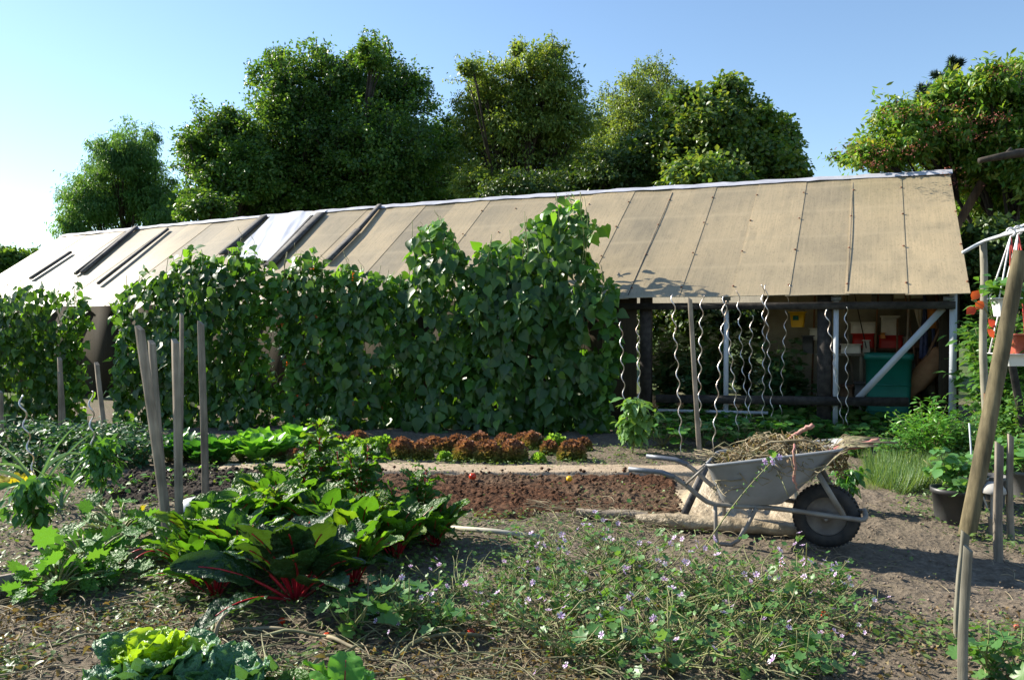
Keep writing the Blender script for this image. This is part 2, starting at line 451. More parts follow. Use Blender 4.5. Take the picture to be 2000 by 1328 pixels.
def patch(name, corners, m, lift, amp, freq, nu=160, nv=110, seed=1):
    P = [gp(*c) for c in corners]
    u = np.linspace(0, 1, nu)[None, :, None]; v = np.linspace(0, 1, nv)[:, None, None]
    a, b, c, d = [np.array(tuple(p)) for p in P]
    G = (a * (1 - u) + b * u) * (1 - v) + (d * (1 - u) + c * u) * v
    x = G[..., 0]; y = G[..., 1]
    e = np.minimum(np.minimum(u[..., 0], 1 - u[..., 0]) * nu / nv * 1.2, np.minimum(v[..., 0], 1 - v[..., 0])) * 9
    e = np.clip(e + 1.6 * fbm(x * 3, y * 3, 3, seed) - .2, 0, 1)
    n = fbm(x * freq, y * freq, 4, seed + 3); n2 = fbm(x * 3, y * 3, 2, seed + 8)
    z = gz(x, y) - .06 * (1 - e) + e * (lift + amp * np.abs(n) * 2 + amp * .6 * n2)
    mb = MB(); mb.grid(np.stack([x, y, z], -1), nv, nu)
    return struct(mb.build(name, m, smooth=True))
patch('compost_bed', [(600, 1030), (1400, 1020), (1330, 922), (660, 922)], M['compost'], .022, .05, 19, 260, 130, 4)
patch('tilled_bed', [(150, 985), (640, 985), (640, 918), (240, 918)], M['black_soil'], .022, .08, 12, 180, 80, 8)
patch('sandy_path', [(390, 930), (1440, 928), (1420, 912), (430, 906)], M['sand'], .03, .012, 5, 240, 40, 12)

# clods and pebbles, nobody could count them
rng = np.random.default_rng(11)
ico = np.array([[0, 0, 1], [.9, 0, .3], [.28, .85, .35], [-.72, .53, .3], [-.72, -.53, .4], [.28, -.85, .3], [0, 0, -.4]])
icf = [(0, 1, 2), (0, 2, 3), (0, 3, 4), (0, 4, 5), (0, 5, 1), (6, 2, 1), (6, 3, 2), (6, 4, 3), (6, 5, 4), (6, 1, 5)]
mb = MB(); n = 9000
yy = 2.9 + 5.6 * rng.random(n) ** 1.5; xx = (rng.random(n) * 2 - 1) * yy * .72
dens = fbm(xx * 1.3, yy * 1.3, 3, 21) + .12 * (xx > .4)
k = dens > -.02
xx, yy = xx[k], yy[k]; n = len(xx)
th = rng.random(n) * 6.28
mb.leaves((ico, icf), np.stack([xx, yy, gz(xx, yy) + .012], 1), np.stack([rng.normal(size=n) * .3, rng.normal(size=n) * .3, np.ones(n)], 1),
          np.stack([np.cos(th), np.sin(th), 0 * th], 1), .004 + .011 * rng.random(n) ** 3)
tag(mb.build('soil_clods', M['clod'], smooth=True), 'crumbly grey brown soil clods strewn over the garden soil', 'soil clods', kind='stuff')
for nm, cs, mt, nn, sd in (('compost_crumbs', [(640, 1020), (1370, 1012), (1330, 924), (690, 924)], M['compost'], 700, 5), ('tilled_crumbs', [(190, 980), (620, 980), (620, 922), (260, 922)], M['black_soil'], 700, 6)):
    r2 = np.random.default_rng(sd)
    a, b, c, d = [np.array(tuple(gp(*q))) for q in cs]
    u = r2.random((nn, 1)); v = r2.random((nn, 1))
    P = (a * (1 - u) + b * u) * (1 - v) + (d * (1 - u) + c * u) * v
    P[:, 2] = gz(P[:, 0], P[:, 1]) + .045 + .02 * r2.random(nn)
    th = r2.random(nn) * 6.28
    mb = MB(); mb.leaves((ico, icf), P, np.stack([r2.normal(size=nn) * .4, r2.normal(size=nn) * .4, np.ones(nn)], 1), np.stack([np.cos(th), np.sin(th), 0 * th], 1), .006 + .022 * r2.random(nn) ** 4)
    tag(mb.build(nm, mt), 'loose dark crumbs lying on the ' + ('red brown compost' if sd == 5 else 'black tilled soil'), 'soil crumbs', kind='stuff')

# ------------------------------------------------------------------ the shed
dl = ray(-2310, 636); dl = Vector((dl.x, dl.y, 0)).normalized()
XL = -dl; NL = Vector((-XL.y, XL.x, 0))
O_ = at(1895, 570, 8.9); ZE = O_.z; O_ = Vector((O_.x, O_.y, 0))
SHED_RZ = math.atan2(XL.y, XL.x)
def sl(p): return np.array([(p - O_).dot(XL), (p - O_).dot(NL), p.z])
def splane(px, py, v): return sl(on_plane(px, py, O_ + NL * v, NL))
_r = sl(on_plane(1855, 335, O_, XL)); WR = _r[1]; ZR = _r[2]
KR = (ZR - ZE) / WR
RN = (NL * (-KR) + Vector((0, 0, 1))).normalized()
def rplane(px, py): return sl(on_plane(px, py, O_ + Vector((0, 0, ZE)), RN))
XLEFT = splane(125, 460, WR)[0]
shed = thing('garden_shed', 'long low greenhouse shed with tan corrugated roof and open front bay on the right', 'shed', tuple(O_), SHED_RZ)

def roofmat(name, c1, c2, rough=.40, streak=True, trans=.3, spec=.7):
    m, nt, b = newmat(name)
    st = noise_(nt, objco(nt, (55, 1.3, 1.3)), 1.0, 6, .7)
    sp = noise_(nt, objco(nt, (60, 22, 22)), 1.0, 4, .6)
    big = noise_(nt, objco(nt, (1, .8, .8)), 1.2, 3)
    oi = nt.nodes.new('ShaderNodeObjectInfo')
    col = ramp(nt, st, [(.25, c2), (.62, c1)])
    col = mixc(nt, 1.0, col, ramp(nt, sp, [(.3, (.72, .72, .72)), (.45, (1.03, 1.03, 1.03))]), 'MULTIPLY')
    col = mixc(nt, 1.0, col, ramp(nt, big, [(.35, (.84, .85, .86)), (.62, (1.06, 1.05, 1.03))]), 'MULTIPLY')
    col = mixc(nt, 1.0, col, ramp(nt, oi.outputs['Random'], [(0, (.74, .74, .75)), (1, (1.18, 1.15, 1.11))]), 'MULTIPLY')
    tcb = nt.nodes.new('ShaderNodeTexCoord'); sb = nd(nt, 'ShaderNodeSeparateXYZ', {0: tcb.outputs['Object']})
    wob = mathn(nt, 'ADD', sb.outputs[1], mathn(nt, 'MULTIPLY', big, .05))
    pul = mathn(nt, 'POWER', mathn(nt, 'ABSOLUTE', mathn(nt, 'COSINE', mathn(nt, 'MULTIPLY', wob, math.pi / .64))), 60.0)
    col = mixc(nt, mathn(nt, 'MULTIPLY', pul, .35), col, c1)
    lich = noise_(nt, objco(nt, (3, 1.2, 1.2)), 1.6, 6, .7)
    col = mixc(nt, 1.0, col, ramp(nt, lich, [(.33, (.84, .85, .86)), (.5, (1, 1, 1))]), 'MULTIPLY')
    nt.links.new(col, b.inputs['Base Color'])
    b.inputs['Roughness'].default_value = rough
    b.inputs['Specular IOR Level'].default_value = spec
    tc = nt.nodes.new('ShaderNodeTexCoord')
    sx = nd(nt, 'ShaderNodeSeparateXYZ', {0: tc.outputs['Object']})
    w = mathn(nt, 'SINE', mathn(nt, 'MULTIPLY', sx.outputs[0], 2 * math.pi / .038))
    h = mathn(nt, 'ADD', mathn(nt, 'MULTIPLY', w, .0), mathn(nt, 'MULTIPLY', sp, .5))
    if spec > .3: bump(nt, b, h, .004, .6)
    t = nd(nt, 'ShaderNodeBsdfTranslucent', {'Color': col})
    mx = nd(nt, 'ShaderNodeMixShader', {0: trans, 1: b.outputs[0], 2: t.outputs[0]})
    nt.links.new(mx.outputs[0], nt.nodes['Material Output'].inputs[0])
    return m
M['roof'] = roofmat('tan_roof_sheet', (.56, .455, .29), (.43, .355, .225))
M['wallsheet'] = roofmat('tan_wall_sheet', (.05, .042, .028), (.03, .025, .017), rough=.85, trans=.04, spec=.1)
M['backroof'] = roofmat('light_passing_back_sheet', (.55, .5, .4), (.4, .36, .28), trans=.6)  # unseen back slope, made extra translucent to brighten the bay inside
m, nt, b = newmat('ridge_flashing')
f = noise_(nt, objco(nt, (.9, 5, 5)), 3.0, 5, .6)
f2 = noise_(nt, objco(nt), 5.0, 3)
base = ramp(nt, f2, [(.3, (.34, .34, .38)), (.7, (.48, .48, .53))])
nt.links.new(mixc(nt, ramp(nt, f, [(.685, (0, 0, 0)), (.70, (1, 1, 1))]), base, (.26, .10, .06)), b.inputs['Base Color'])
b.inputs['Roughness'].default_value = .5
M['ridgecap'] = m
M['partition'] = plainmat('olive_grey_board', (.36, .36, .30), .8, 0, .4, 3)
M['rust'] = plainmat('rusty_iron', (.22, .09, .05), .8, .2, .4, 20)

def bow(x): return .12 * math.sin(math.pi * min(1, max(0, x / XLEFT)))      # the old ridge is slightly cambered
def onroof(px, py):
    p = rplane(px, py); y = min(p[1], WR * .985); return np.array((p[0], y, ZE + KR * y + bow(p[0]) * y / WR))
# roof sheets; seams measured along the slope
x_a = rplane(1664, 470)[0]; x_b = rplane(1468, 470)[0]; x_c = rplane(1278, 470)[0]
PITCHX = (x_a - x_c) / 4.0
seams = [0.0, (x_a) / 2, x_a]
while seams[-1] > XLEFT + PITCHX * .4: seams.append(seams[-1] - PITCHX)
seams[-1] = XLEFT
rr = random.Random(3)
for i in range(len(seams) - 1):
    xa, xb = seams[i], seams[i + 1] - .05 + (0 if i % 3 else .02)
    lift = (.004, .012)[i % 2]
    y0 = -.02 + rr.uniform(-.012, .012)
    nu, nv = 9, 14
    Vv = []
    for a_ in range(nu):
        for b_ in range(nv):
            x = xb + (xa - xb) * a_ / (nu - 1); t = b_ / (nv - 1); y = y0 + (WR + .0 - y0) * t
            z = ZE + KR * y + bow(x) * y / WR + lift + .006 * math.sin(x * 3.1 + t * 5) - .012 * math.sin(t * math.pi)
            Vv.append((x, y, z))
    q = MB(); q.grid(Vv, nu, nv)
    low = [(x, y, z - .007) for x, y, z in Vv]
    q.add(low, [tuple(reversed((p * nv + r_, p * nv + r_ + 1, (p + 1) * nv + r_ + 1, (p + 1) * nv + r_))) for p in range(nu - 1) for r_ in range(nv - 1)])
    rim = [(a_ * nv) for a_ in range(nu)]
    for p, r_ in zip(rim[:-1], rim[1:]): q.add([Vv[p], Vv[r_], low[r_], low[p]], [(0, 1, 2, 3)])
    q.build('roof_panel', M['roof'], shed)
for xx_ in (x_a, x_c):
    q = MB(); q.bar((xx_ - .02, .02, ZE + KR * .02 + .018), (xx_ - .02, WR * .93, ZE + KR * WR * .93 + bow(xx_) * .93 + .010), .008, .006, (0, -KR, 1))
    q.build('seam_strip', M['greyplank'], shed)
q = MB()
for s_ in seams[:12]:
    for t in (.06, .33, .6, .85):
        x = s_ - .02 + rr.uniform(-.01, .01); y = WR * t
        Mx = Matrix(((1, 0, 0), (0, math.cos(math.atan(KR)), -math.sin(math.atan(KR))), (0, math.sin(math.atan(KR)), math.cos(math.atan(KR)))))
        q.lathe([(0.0, .012), (.014, .008), (.016, 0)], 8, (x, y, ZE + KR * y + bow(x) * t + .014), np.array(Mx))
q.build('roof_screws', M['rust'], shed)
# ridge flashing, folded over the ridge, lower edge uneven
Vv = []; nx = 120
for i in range(nx):
    x = .03 + (XLEFT - .06) * i / (nx - 1)
    wv = .006 * math.sin(i * 1.3) + .004 * math.sin(i * 2.9)
    lo = .115 + .012 * math.sin(i * .37) + .008 * math.sin(i * 1.7)
    for y, dz in ((WR - lo, .024 + abs(wv)), (WR - .02, .036 + wv), (WR + .02, .036 + wv), (WR + .13, .03)):
        z = ZR + bow(x) - KR * abs(y - WR) + dz
        Vv.append((x, y, z))
q = MB(); q.grid(Vv, nx, 4); q.build('ridge_flashing', M['ridgecap'], shed)
# white sheeting on the left half
cs = [onroof(*c) for c in ((445, 520), (535, 520), (650, 416), (545, 424))]
nu, nv = 40, 40; Vv = []
for i in range(nu):
    for j in range(nv):
        u, v = i / (nu - 1), j / (nv - 1)
        p = (cs[0] * (1 - u) + cs[1] * u) * (1 - v) + (cs[3] * (1 - u) + cs[2] * u) * v
        f = fbm(np.array([u * 5 + v * 2.2]), np.array([v * 1.1 - u]), 3, 44)[0]
        Vv.append(p + np.array((0, -.02, .03 + .11 * abs(f) + .014 * math.sin(9 * u + 4 * v))))
q = MB(); q.grid(Vv, nu, nv); q.build('white_sheeting', M['sheet'], shed, smooth=True)
# dark battens lying up the slope
for (a_, b_, w_) in (((62, 549), (140, 498), .075), ((150, 541), (258, 457), .06), ((163, 538), (270, 450), .075), ((194, 560), (330, 457), .045), ((436, 506), (518, 436), .12),
                     ((520, 530), (612, 437), .05), ((529, 528), (628, 432), .13), ((640, 522), (702, 462), .09), ((694, 472), (750, 411), .06)):
    a3 = onroof(*a_); b3 = onroof(*b_)
    u = unit(np.array((0, -KR, 1.0)))
    q = MB(); q.bar(a3 + u * .055, b3 + u * .055, w_ * 1.35, .05, (0, -KR, 1))
    q.build('roof_batten', M['greyplank'], shed)
# back slope, gable walls, back wall
q = MB(); q.add([(0, WR, ZR - .01), (XLEFT, WR, ZR - .01), (XLEFT, 2 * WR, ZE - .01), (0, 2 * WR, ZE - .01)], [(0, 1, 2, 3)]); q.build('back_roof', M['backroof'], shed)
VW = .20
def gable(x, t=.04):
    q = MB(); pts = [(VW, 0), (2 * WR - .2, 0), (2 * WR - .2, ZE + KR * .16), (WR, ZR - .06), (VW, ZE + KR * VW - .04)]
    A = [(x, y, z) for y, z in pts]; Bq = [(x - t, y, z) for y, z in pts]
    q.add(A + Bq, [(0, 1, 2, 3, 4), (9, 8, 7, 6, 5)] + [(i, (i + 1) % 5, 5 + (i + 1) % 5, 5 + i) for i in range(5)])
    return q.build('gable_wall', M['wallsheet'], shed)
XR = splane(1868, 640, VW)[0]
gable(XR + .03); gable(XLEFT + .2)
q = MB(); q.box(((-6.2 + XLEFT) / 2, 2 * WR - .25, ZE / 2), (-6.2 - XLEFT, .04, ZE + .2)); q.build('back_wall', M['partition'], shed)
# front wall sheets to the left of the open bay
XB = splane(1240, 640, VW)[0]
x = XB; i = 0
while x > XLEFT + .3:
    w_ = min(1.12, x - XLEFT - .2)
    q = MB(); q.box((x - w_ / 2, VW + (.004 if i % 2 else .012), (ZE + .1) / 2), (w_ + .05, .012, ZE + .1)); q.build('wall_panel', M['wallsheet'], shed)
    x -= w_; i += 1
def vpost(nm, px, w_, d_, m, z0=0.0, z1=None, v=VW, pyc=690):
    x = splane(px, pyc, v)[0]
    q = MB(); q.box((x, v, (z0 + (z1 or ZE + .1)) / 2), (w_, d_, (z1 or ZE + .1) - z0)); return q.build(nm, m, shed)
def hbeam(nm, a_, b_, h_, d_, m, v):
    p = splane(*a_, v); r_ = splane(*b_, v)
    q = MB(); q.bar(p, r_, d_, h_); return q.build(nm, m, shed)
hbeam('upper_beam', (1186, 599), (1866, 596), .088, .06, M['darkwood'], VW - .07)
hbeam('lower_beam', (1282, 778), (1775, 785), .105, .07, M['darkwood'], VW - .07)
hbeam('sill_board', (1285, 801), (1500, 806), .035, .03, M['white'], VW - .03)
vpost('dark_post', 1262, .155, .09, M['darkwood'], v=VW + .04)
vpost('dark_post', 1610, .165, .09, M['darkwood'], v=VW + .04)
vpost('white_post', 1418.5, .058, .05, M['white'], v=VW - .012)
vpost('white_post', 1632.5, .058, .05, M['white'], v=VW - .012)
vpost('white_post', 1861, .075, .05, M['white'], v=VW - .012)
for px in (1418, 1633, 1853):
    p = splane(px, 583, VW - .105)
    q = MB(); q.box((p[0], p[1], p[2]), (.115, .012, .055))
    for sx in (-.035, 0, .035): q.lathe([(.0, .006), (.009, .004), (.01, 0)], 8, (p[0] + sx, p[1] - .006, p[2] + .008), np.array(Matrix(((1, 0, 0), (0, 0, -1), (0, 1, 0)))))
    q.build('post_bracket', M['zinc'], shed)
a_ = splane(1672, 782, VW + .05); b_ = splane(1842, 602, VW + .05)
q = MB(); q.bar(a_, b_, .03, .075, (0, 0, 1)); q.build('diagonal_brace', M['white'], shed)
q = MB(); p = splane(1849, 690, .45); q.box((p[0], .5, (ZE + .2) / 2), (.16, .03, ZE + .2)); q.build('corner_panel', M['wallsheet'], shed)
VP = 2.75
pa = splane(1490, 690, VP)[0]; pb = XR - .02
q = MB(); q.box(((pa + pb) / 2, VP, 1.35), (pb - pa, .04, 2.7)); q.build('partition_wall', M['partition'], shed)

# ------------------------------------------------------------------ things kept inside the shed (world objects)
def W(l): return O_ + XL * float(l[0]) + NL * float(l[1]) + Vector((0, 0, float(l[2])))
def sthing(nm, label, cat, px, py, v, group=None):
    l = splane(px, py, v); p = W(l)
    return thing(nm, label, cat, tuple(p), SHED_RZ, group)
def pxw(px0, px1, py, v): return abs(splane(px1, py, v)[0] - splane(px0, py, v)[0])
def pxh(py0, py1, px, v): return abs(splane(px, py0, v)[2] - splane(px, py1, v)[2])

def tub(w0, w1, d0, d1, h, t=.012):
    """open tapering box: outside, rim, inside"""
    q = MB()
    def ring(w, d, z, r=.12, n=5):
        pts = []
        for cx, cy, a0 in ((1, 1, 0), (-1, 1, 90), (-1, -1, 180), (1, -1, 270)):
            rr_ = min(w, d) * r
            for k in range(n):
                a = R(a0 + 90 * k / (n - 1)); pts.append((cx * (w / 2 - rr_) + rr_ * math.cos(a), cy * (d / 2 - rr_) + rr_ * math.sin(a), z))
        return pts
    rings = [ring(w0, d0, 0), ring((w0 + w1) / 2, (d0 + d1) / 2, h * .5), ring(w1, d1, h * .93), ring(w1 + .035, d1 + .035, h * .93), ring(w1 + .04, d1 + .04, h), ring(w1 - .02, d1 - .02, h), ring(w0 - .02, d0 - .02, .02)]
    q.grid(rings, len(rings), len(rings[0]), closed=True)
    q.add(rings[-1], [tuple(range(len(rings[0])))]); q.add(rings[0], [tuple(range(len(rings[0])))[::-1]])
    return q
v = 1.0
w_ = pxw(1690, 1780, 700, v); zt = splane(1735, 690, v)[2]
t = thing('storage_bin', 'big green plastic bin standing behind the diagonal white brace', 'bin', tuple(W(np.array([splane(1735, 690, v)[0], v, 0]))), SHED_RZ)
tub(w_ * .9, w_, .5, .58, zt).build('body', M['greenplastic'], t)
q = MB()
for k in (.3, .62): q.box((0, 0, zt * k), (w_ * .985 - .02 * (1 - k), .57, .014))
q.build('rib', M['greenplastic'], t)
v = 1.0
t = sthing('wrapped_tool', 'tool with a brown wooden handle wrapped in brown cloth beside the green bin', 'wrapped tool', 1790, 785, v)
base = splane(1790, 785, v)
prof = [(1757, 782, .05), (1775, 765, .13), (1790, 740, .20), (1803, 715, .22), (1812, 700, .18), (1816, 685, .10), (1818, 678, .03)]
rings = []
for (px, py, rw) in prof:
    p = splane(px + 12, py, v) - base
    rings.append([(p[0] + rw * math.cos(k * math.pi / 6) + .02 * math.sin(3 * k + py), rw * .45 * math.sin(k * math.pi / 6), p[2] + rw * .45 * math.cos(k * math.pi / 6) + .01 * math.sin(5 * k)) for k in range(12)])
q = MB(); q.grid(rings, len(rings), 12, closed=True); q.add(rings[0], [tuple(range(12))[::-1]]); q.build('cloth_wrap', M['browncloth'], t, smooth=True)
q = MB(); q.tube([splane(1803, 715, v) - base, splane(1822, 672, v) - base, splane(1842, 632, v) - base], .018, 8); q.build('handle', M['brownwood'], t)

v = 2.2
zb = splane(1700, 679, v)[2]; xa = splane(1622, 679, v)[0]; xb = splane(1800, 679, v)[0]
t = thing('storage_rack', 'wooden rack shelf holding red crates at the back of the open bay', 'rack', tuple(W(((xa + xb) / 2, v, 0))), SHED_RZ)
q = MB(); q.box((0, .05, zb - .015), (xb - xa, .5, .03)); q.build('shelf', M['brownwood'], t)
for sx in (-1, 1):
    for sy in (-.15, .25):
        q = MB(); q.box((sx * ((xb - xa) / 2 - .04), sy, (zb - .03) / 2), (.05, .04, zb - .03)); q.build('leg', M['brownwood'], t)
def crate(px0, px1, py0, py1, label, m, v=2.2, kind='plastic_crate', cat='crate', d=.3):
    w_ = pxw(px0, px1, py1, v); h = pxh(py0, py1, (px0 + px1) / 2, v)
    l = splane((px0 + px1) / 2, py1, v)
    q = tub(w_ * .95, w_ - .03, d * .95, d, h)
    o = q.build(kind, m); o.location = W(l); o.rotation_euler = (0, 0, SHED_RZ)
    return tag(o, label, cat)
crate(1663, 1709, 651, 679, 'red plastic crate under the long white foam box', M['redplastic'])
crate(1715, 1764, 655, 679, 'red plastic crate below the white basket', M['redplastic'])
crate(1660, 1712, 629, 651, 'long off white foam box lying on the left red crate', M['styro'], kind='foam_box', cat='box')
crate(1581, 1600, 641, 664, 'small cream tub left of the dark post', M['styro'], kind='plastic_tub', cat='tub', v=2.1)
crate(1719, 1757, 617, 654.5, 'white wire handled basket on the right red crate', M['styro'], kind='basket', cat='basket', d=.25)
crate(1763, 1776, 658, 679, 'small white carton beside the right red crate', M['styro'], kind='carton', cat='carton', d=.12)
crate(1718, 1730, 650, 661, 'small orange pot on top of the right red crate', M['orange'], kind='flower_pot', cat='pot', v=2.02, d=.08)
v = 1.7
zt = splane(1655, 690, v)[2]; xa = splane(1592, 690, v)[0]; xb = splane(1692, 690, v)[0]
t = thing('side_table', 'small pale wooden table left of the green bin', 'table', tuple(W(((xa + xb) / 2, v, 0))), SHED_RZ)
q = MB(); q.box((0, 0, zt - .015), (xb - xa, .4, .03)); q.build('tabletop', M['stake_pale'], t)
for sx in (-1, 1):
    for sy in (-1, 1):
        q = MB(); q.box((sx * ((xb - xa) / 2 - .06), sy * .15, (zt - .03) / 2), (.045, .045, zt - .03)); q.build('leg', M['stake_pale'], t)
crate(1641, 1683, 672, 689.5, 'low white tray box on the small table', M['styro'], v=1.65, kind='foam_tray', cat='tray', d=.22)
crate(1668, 1692, 746, 772, 'grey box on the shed floor left of the green bin', M['greypot'], v=1.35, kind='floor_box', cat='box', d=.25)
crate(1600, 1618, 668, 690, 'small grey pot on the left end of the pale table', M['greypot'], v=1.75, kind='flower_pot', cat='pot', d=.12)
crate(1684, 1700, 664, 690, 'narrow white carton at the right end of the pale table', M['styro'], v=1.8, kind='carton', cat='carton', d=.1)
crate(1630, 1645, 660, 679, 'grey cup shaped pot left of the red crates', M['greypot'], kind='flower_pot', cat='pot', d=.1)
crate(1778, 1798, 662, 679, 'brown box at the right end of the rack shelf', M['brownwood'], kind='carton', cat='carton', d=.15)
crate(1566, 1590, 655, 690, 'dark bucket right of the tomato leaves under the yellow bucket', M['blackplastic'], v=1.6, kind='dark_bucket', cat='bucket', d=.2)
crate(1640, 1668, 752, 786, 'brown crate on the floor under the pale table', M['brownwood'], v=1.6, kind='floor_crate', cat='crate', d=.3)
crate(1700, 1745, 572, 590, 'long grey box up under the roof behind the beam', M['greypot'], v=2.0, kind='roof_box', cat='box', d=.2)
# hanging bucket
l = splane(1558, 639, 1.9); hb = pxh(609, 639, 1558, 1.9); wb = pxw(1544, 1574, 625, 1.9)
t = thing('hanging_bucket', 'yellow bucket hanging in the shed left of the dark post', 'bucket', tuple(W(l)), SHED_RZ)
tub(wb * .8, wb, wb * .75, wb * .9, hb).build('body', M['yellowplastic'], t)
q = MB(); hz = 1.8 - l[2]
q.tube([(-wb / 2, 0, hb), (0, 0, hb + .12), (wb / 2, 0, hb)], .004, 5); q.tube([(0, 0, hb + .12), (0, 0, hz + .6)], .003, 5); q.build('handle', M['zinc'], t)
q = MB(); q.box((-.02, -wb * .42, hb * .6), (wb * .38, .012, hb * .3)); q.build('label_patch', M['greenplastic'], t)
# orange board, blue cloth, cream cloth, canes, upper box
def slab(px0, px1, py0, py1, v, th, m, nm, label, cat):
    a = splane(px0, py1, v); b_ = splane(px1, py0, v)
    q = MB(); q.box((0, 0, (b_[2] - a[2]) / 2), (b_[0] - a[0], th, b_[2] - a[2]))
    o = q.build(nm, m); o.location = W(((a[0] + b_[0]) / 2, v, a[2])); o.rotation_euler = (0, 0, SHED_RZ); return tag(o, label, cat)
slab(1811, 1831, 598, 641, 1.5, .03, M['orange'], 'orange_board', 'orange board hanging near the right corner of the bay', 'board')
slab(1747, 1806, 570, 583, 1.6, .2, M['styro'], 'foam_crate', 'off white foam crate up under the eave', 'crate')
def cloth(pts, v, m, nm, label):
    P = [splane(px, py, v) for px, py in pts]; n_ = len(P) // 2
    L_ = P[:n_]; R_ = P[n_:][::-1]
    base = (L_[0] + R_[0]) / 2; Vv = []
    for i in range(n_):
        for j in range(9):
            u = j / 8; p = L_[i] * (1 - u) + R_[i] * u - base
            Vv.append((p[0], p[1] + .03 * math.sin(u * 14 + i * .4), p[2]))
    q = MB(); q.grid(Vv, n_, 9)
    low = [(x, y + .012, z) for x, y, z in Vv]; q.grid(low[::-1], n_, 9)
    o = q.build(nm, m, smooth=True); o.location = W(base); o.rotation_euler = (0, 0, SHED_RZ); return tag(o, label, 'cloth')
cloth([(1803, 575), (1800, 620), (1797, 660), (1795, 700), (1812, 702), (1813, 660), (1811, 620), (1810, 575)], 1.45, M['bluecloth'], 'hanging_cloth', 'blue striped cloth hanging left of the orange board')
cloth([(1784, 602), (1788, 615), (1793, 632), (1796, 640), (1798, 640), (1800, 630), (1802, 615), (1804, 602)], 1.4, M['beigecloth'], 'hanging_cloth', 'cream rag hanging in a point below the beam')
cloth([(1819, 642), (1820, 660), (1822, 690), (1828, 690), (1828, 660), (1826, 642)], 1.42, M['bluecloth'], 'hanging_cloth', 'narrow blue rag hanging below the orange board')
for (a_, b_, v, lab, r_) in (((1645, 560), (1660, 690), 2.0, 'tool handle standing behind the white post', .014), ((1778, 560), (1770, 690), 1.3, 'tool handle standing right of the green bin', .014), ((1768, 575), (1786, 690), 1.35, 'slanting cane above the right end of the bin', .012), ((1592, 560), (1588, 690), 2.3, 'thin lath against the shed partition left of the dark post', .016), ((1715, 574), (1709, 690), 1.9, 'upright cane between the two red crates', .013), ((1753, 622), (1752, 690), 1.9, 'short upright cane in front of the right red crate', .015),
                             ((1655, 575), (1652, 660), 1.8, 'thin dark cane hanging right of the white post', .006), ((1669, 575), (1692, 680), 1.75, 'slanting dark rod in front of the left red crate', .008),
                             ((1830, 575), (1829, 700), 1.5, 'brown upright board behind the orange board', .02)):
    p = splane(*a_, v); r2 = splane(*b_, v)
    if r_ > .01: r2 = p + (r2 - p) * (p[2] / (p[2] - r2[2]))
    base = W(r2)
    q = MB(); q.tube([(0, 0, 0), tuple(XL * float(p[0] - r2[0]) + Vector((0, 0, float(p[2] - r2[2]))))], r_, 8)
    o = q.build('garden_cane', (M['brownwood'] if r_ != .014 else M['stake']) if r_ > .01 else M['darkwood'], None); o.location = base; tag(o, lab, 'cane')

# ------------------------------------------------------------------ leaf shapes (length 1 along y, face up z)
def T_oval(w=.3, fold=.08, droop=.12):
    return (np.array([(0, 0, 0), (-w * .8, .28, fold), (0, .3, 0), (w * .8, .28, fold), (-w, .6, fold - droop * .3), (0, .62, -droop * .4), (w, .6, fold - droop * .3), (0, 1, -droop)]),
            [(0, 2, 1), (0, 3, 2), (1, 2, 5, 4), (2, 3, 6, 5), (4, 5, 7), (5, 6, 7)])
def T_heart(w=.46, fold=.07, droop=.14):
    return (np.array([(0, .02, 0), (-.22, -.1, .03), (-w, .12, fold), (0, .22, -.01), (w, .12, fold), (.22, -.1, .03), (-w * .88, .42, fold - .03), (0, .5, -.04), (w * .88, .42, fold - .03), (-w * .4, .74, -.04), (w * .4, .74, -.04), (0, 1.02, -droop)]),
            [(0, 3, 2, 1), (0, 5, 4, 3), (2, 3, 7, 6), (3, 4, 8, 7), (6, 7, 9), (7, 8, 10), (9, 7, 11), (7, 10, 11)])
def T_round(lobes=5, depth=.12, cup=.12, n=15, off=.45):
    V = [(0, .05, 0)]
    for i in range(n + 1):
        a = R(-150 + 300 * i / n); r = .5 * (1 - depth * (.5 - .5 * math.cos(lobes * a * 1.2 + math.pi * (lobes % 2))))
        V.append((r * math.sin(a), off + r * math.cos(a), cup * (r * r * 2) + .02 * math.sin(i * 2.4)))
    V[0] = (0, .12, -.02)
    V.append((0, .45, -.02))
    F = [(len(V) - 1, i + 1, i) for i in range(1, n + 1)] + [(0, len(V) - 1, 1), (0, n + 1, len(V) - 1)]
    return (np.array(V), F)
def T_lobed():
    V = [(0, 0, 0)]; rr_ = [.3, .5, .42, .6, .46, .72, .5, .7, .56, .92, .56, .7, .5, .72, .46, .6, .42, .5, .3]
    for i, r in enumerate(rr_):
        a = R(-135 + 270 * i / (len(rr_) - 1)); V.append((r * .62 * math.sin(a), .3 + r * .68 * math.cos(a), .07 * (i % 2) - .05 * r))
    V.append((0, .3, 0)); c = len(V) - 1
    return (np.array(V), [(c, i + 1, i) for i in range(1, len(rr_))] + [(0, c, 1), (0, len(rr_), c)])
L_DIAM = (np.array([(0, 0, 0), (-.3, .45, .08), (.3, .45, .08), (0, 1, -.06)]), [(0, 3, 1), (0, 2, 3)])
L_LANCE = T_oval(.15, .05, .22); L_OVAL = T_oval(); L_WIDE = T_oval(.4, .07, .15); L_HEART = T_heart(); L_ROUND = T_round(5, .1); L_MALLOW = T_round(5, .3, .16, 20, .4)
L_LOBED = T_lobed(); L_NARROW = (np.array([(0, 0, 0), (-.07, .4, .02), (.07, .4, .02), (0, 1, -.18)]), [(0, 3, 1), (0, 2, 3)])
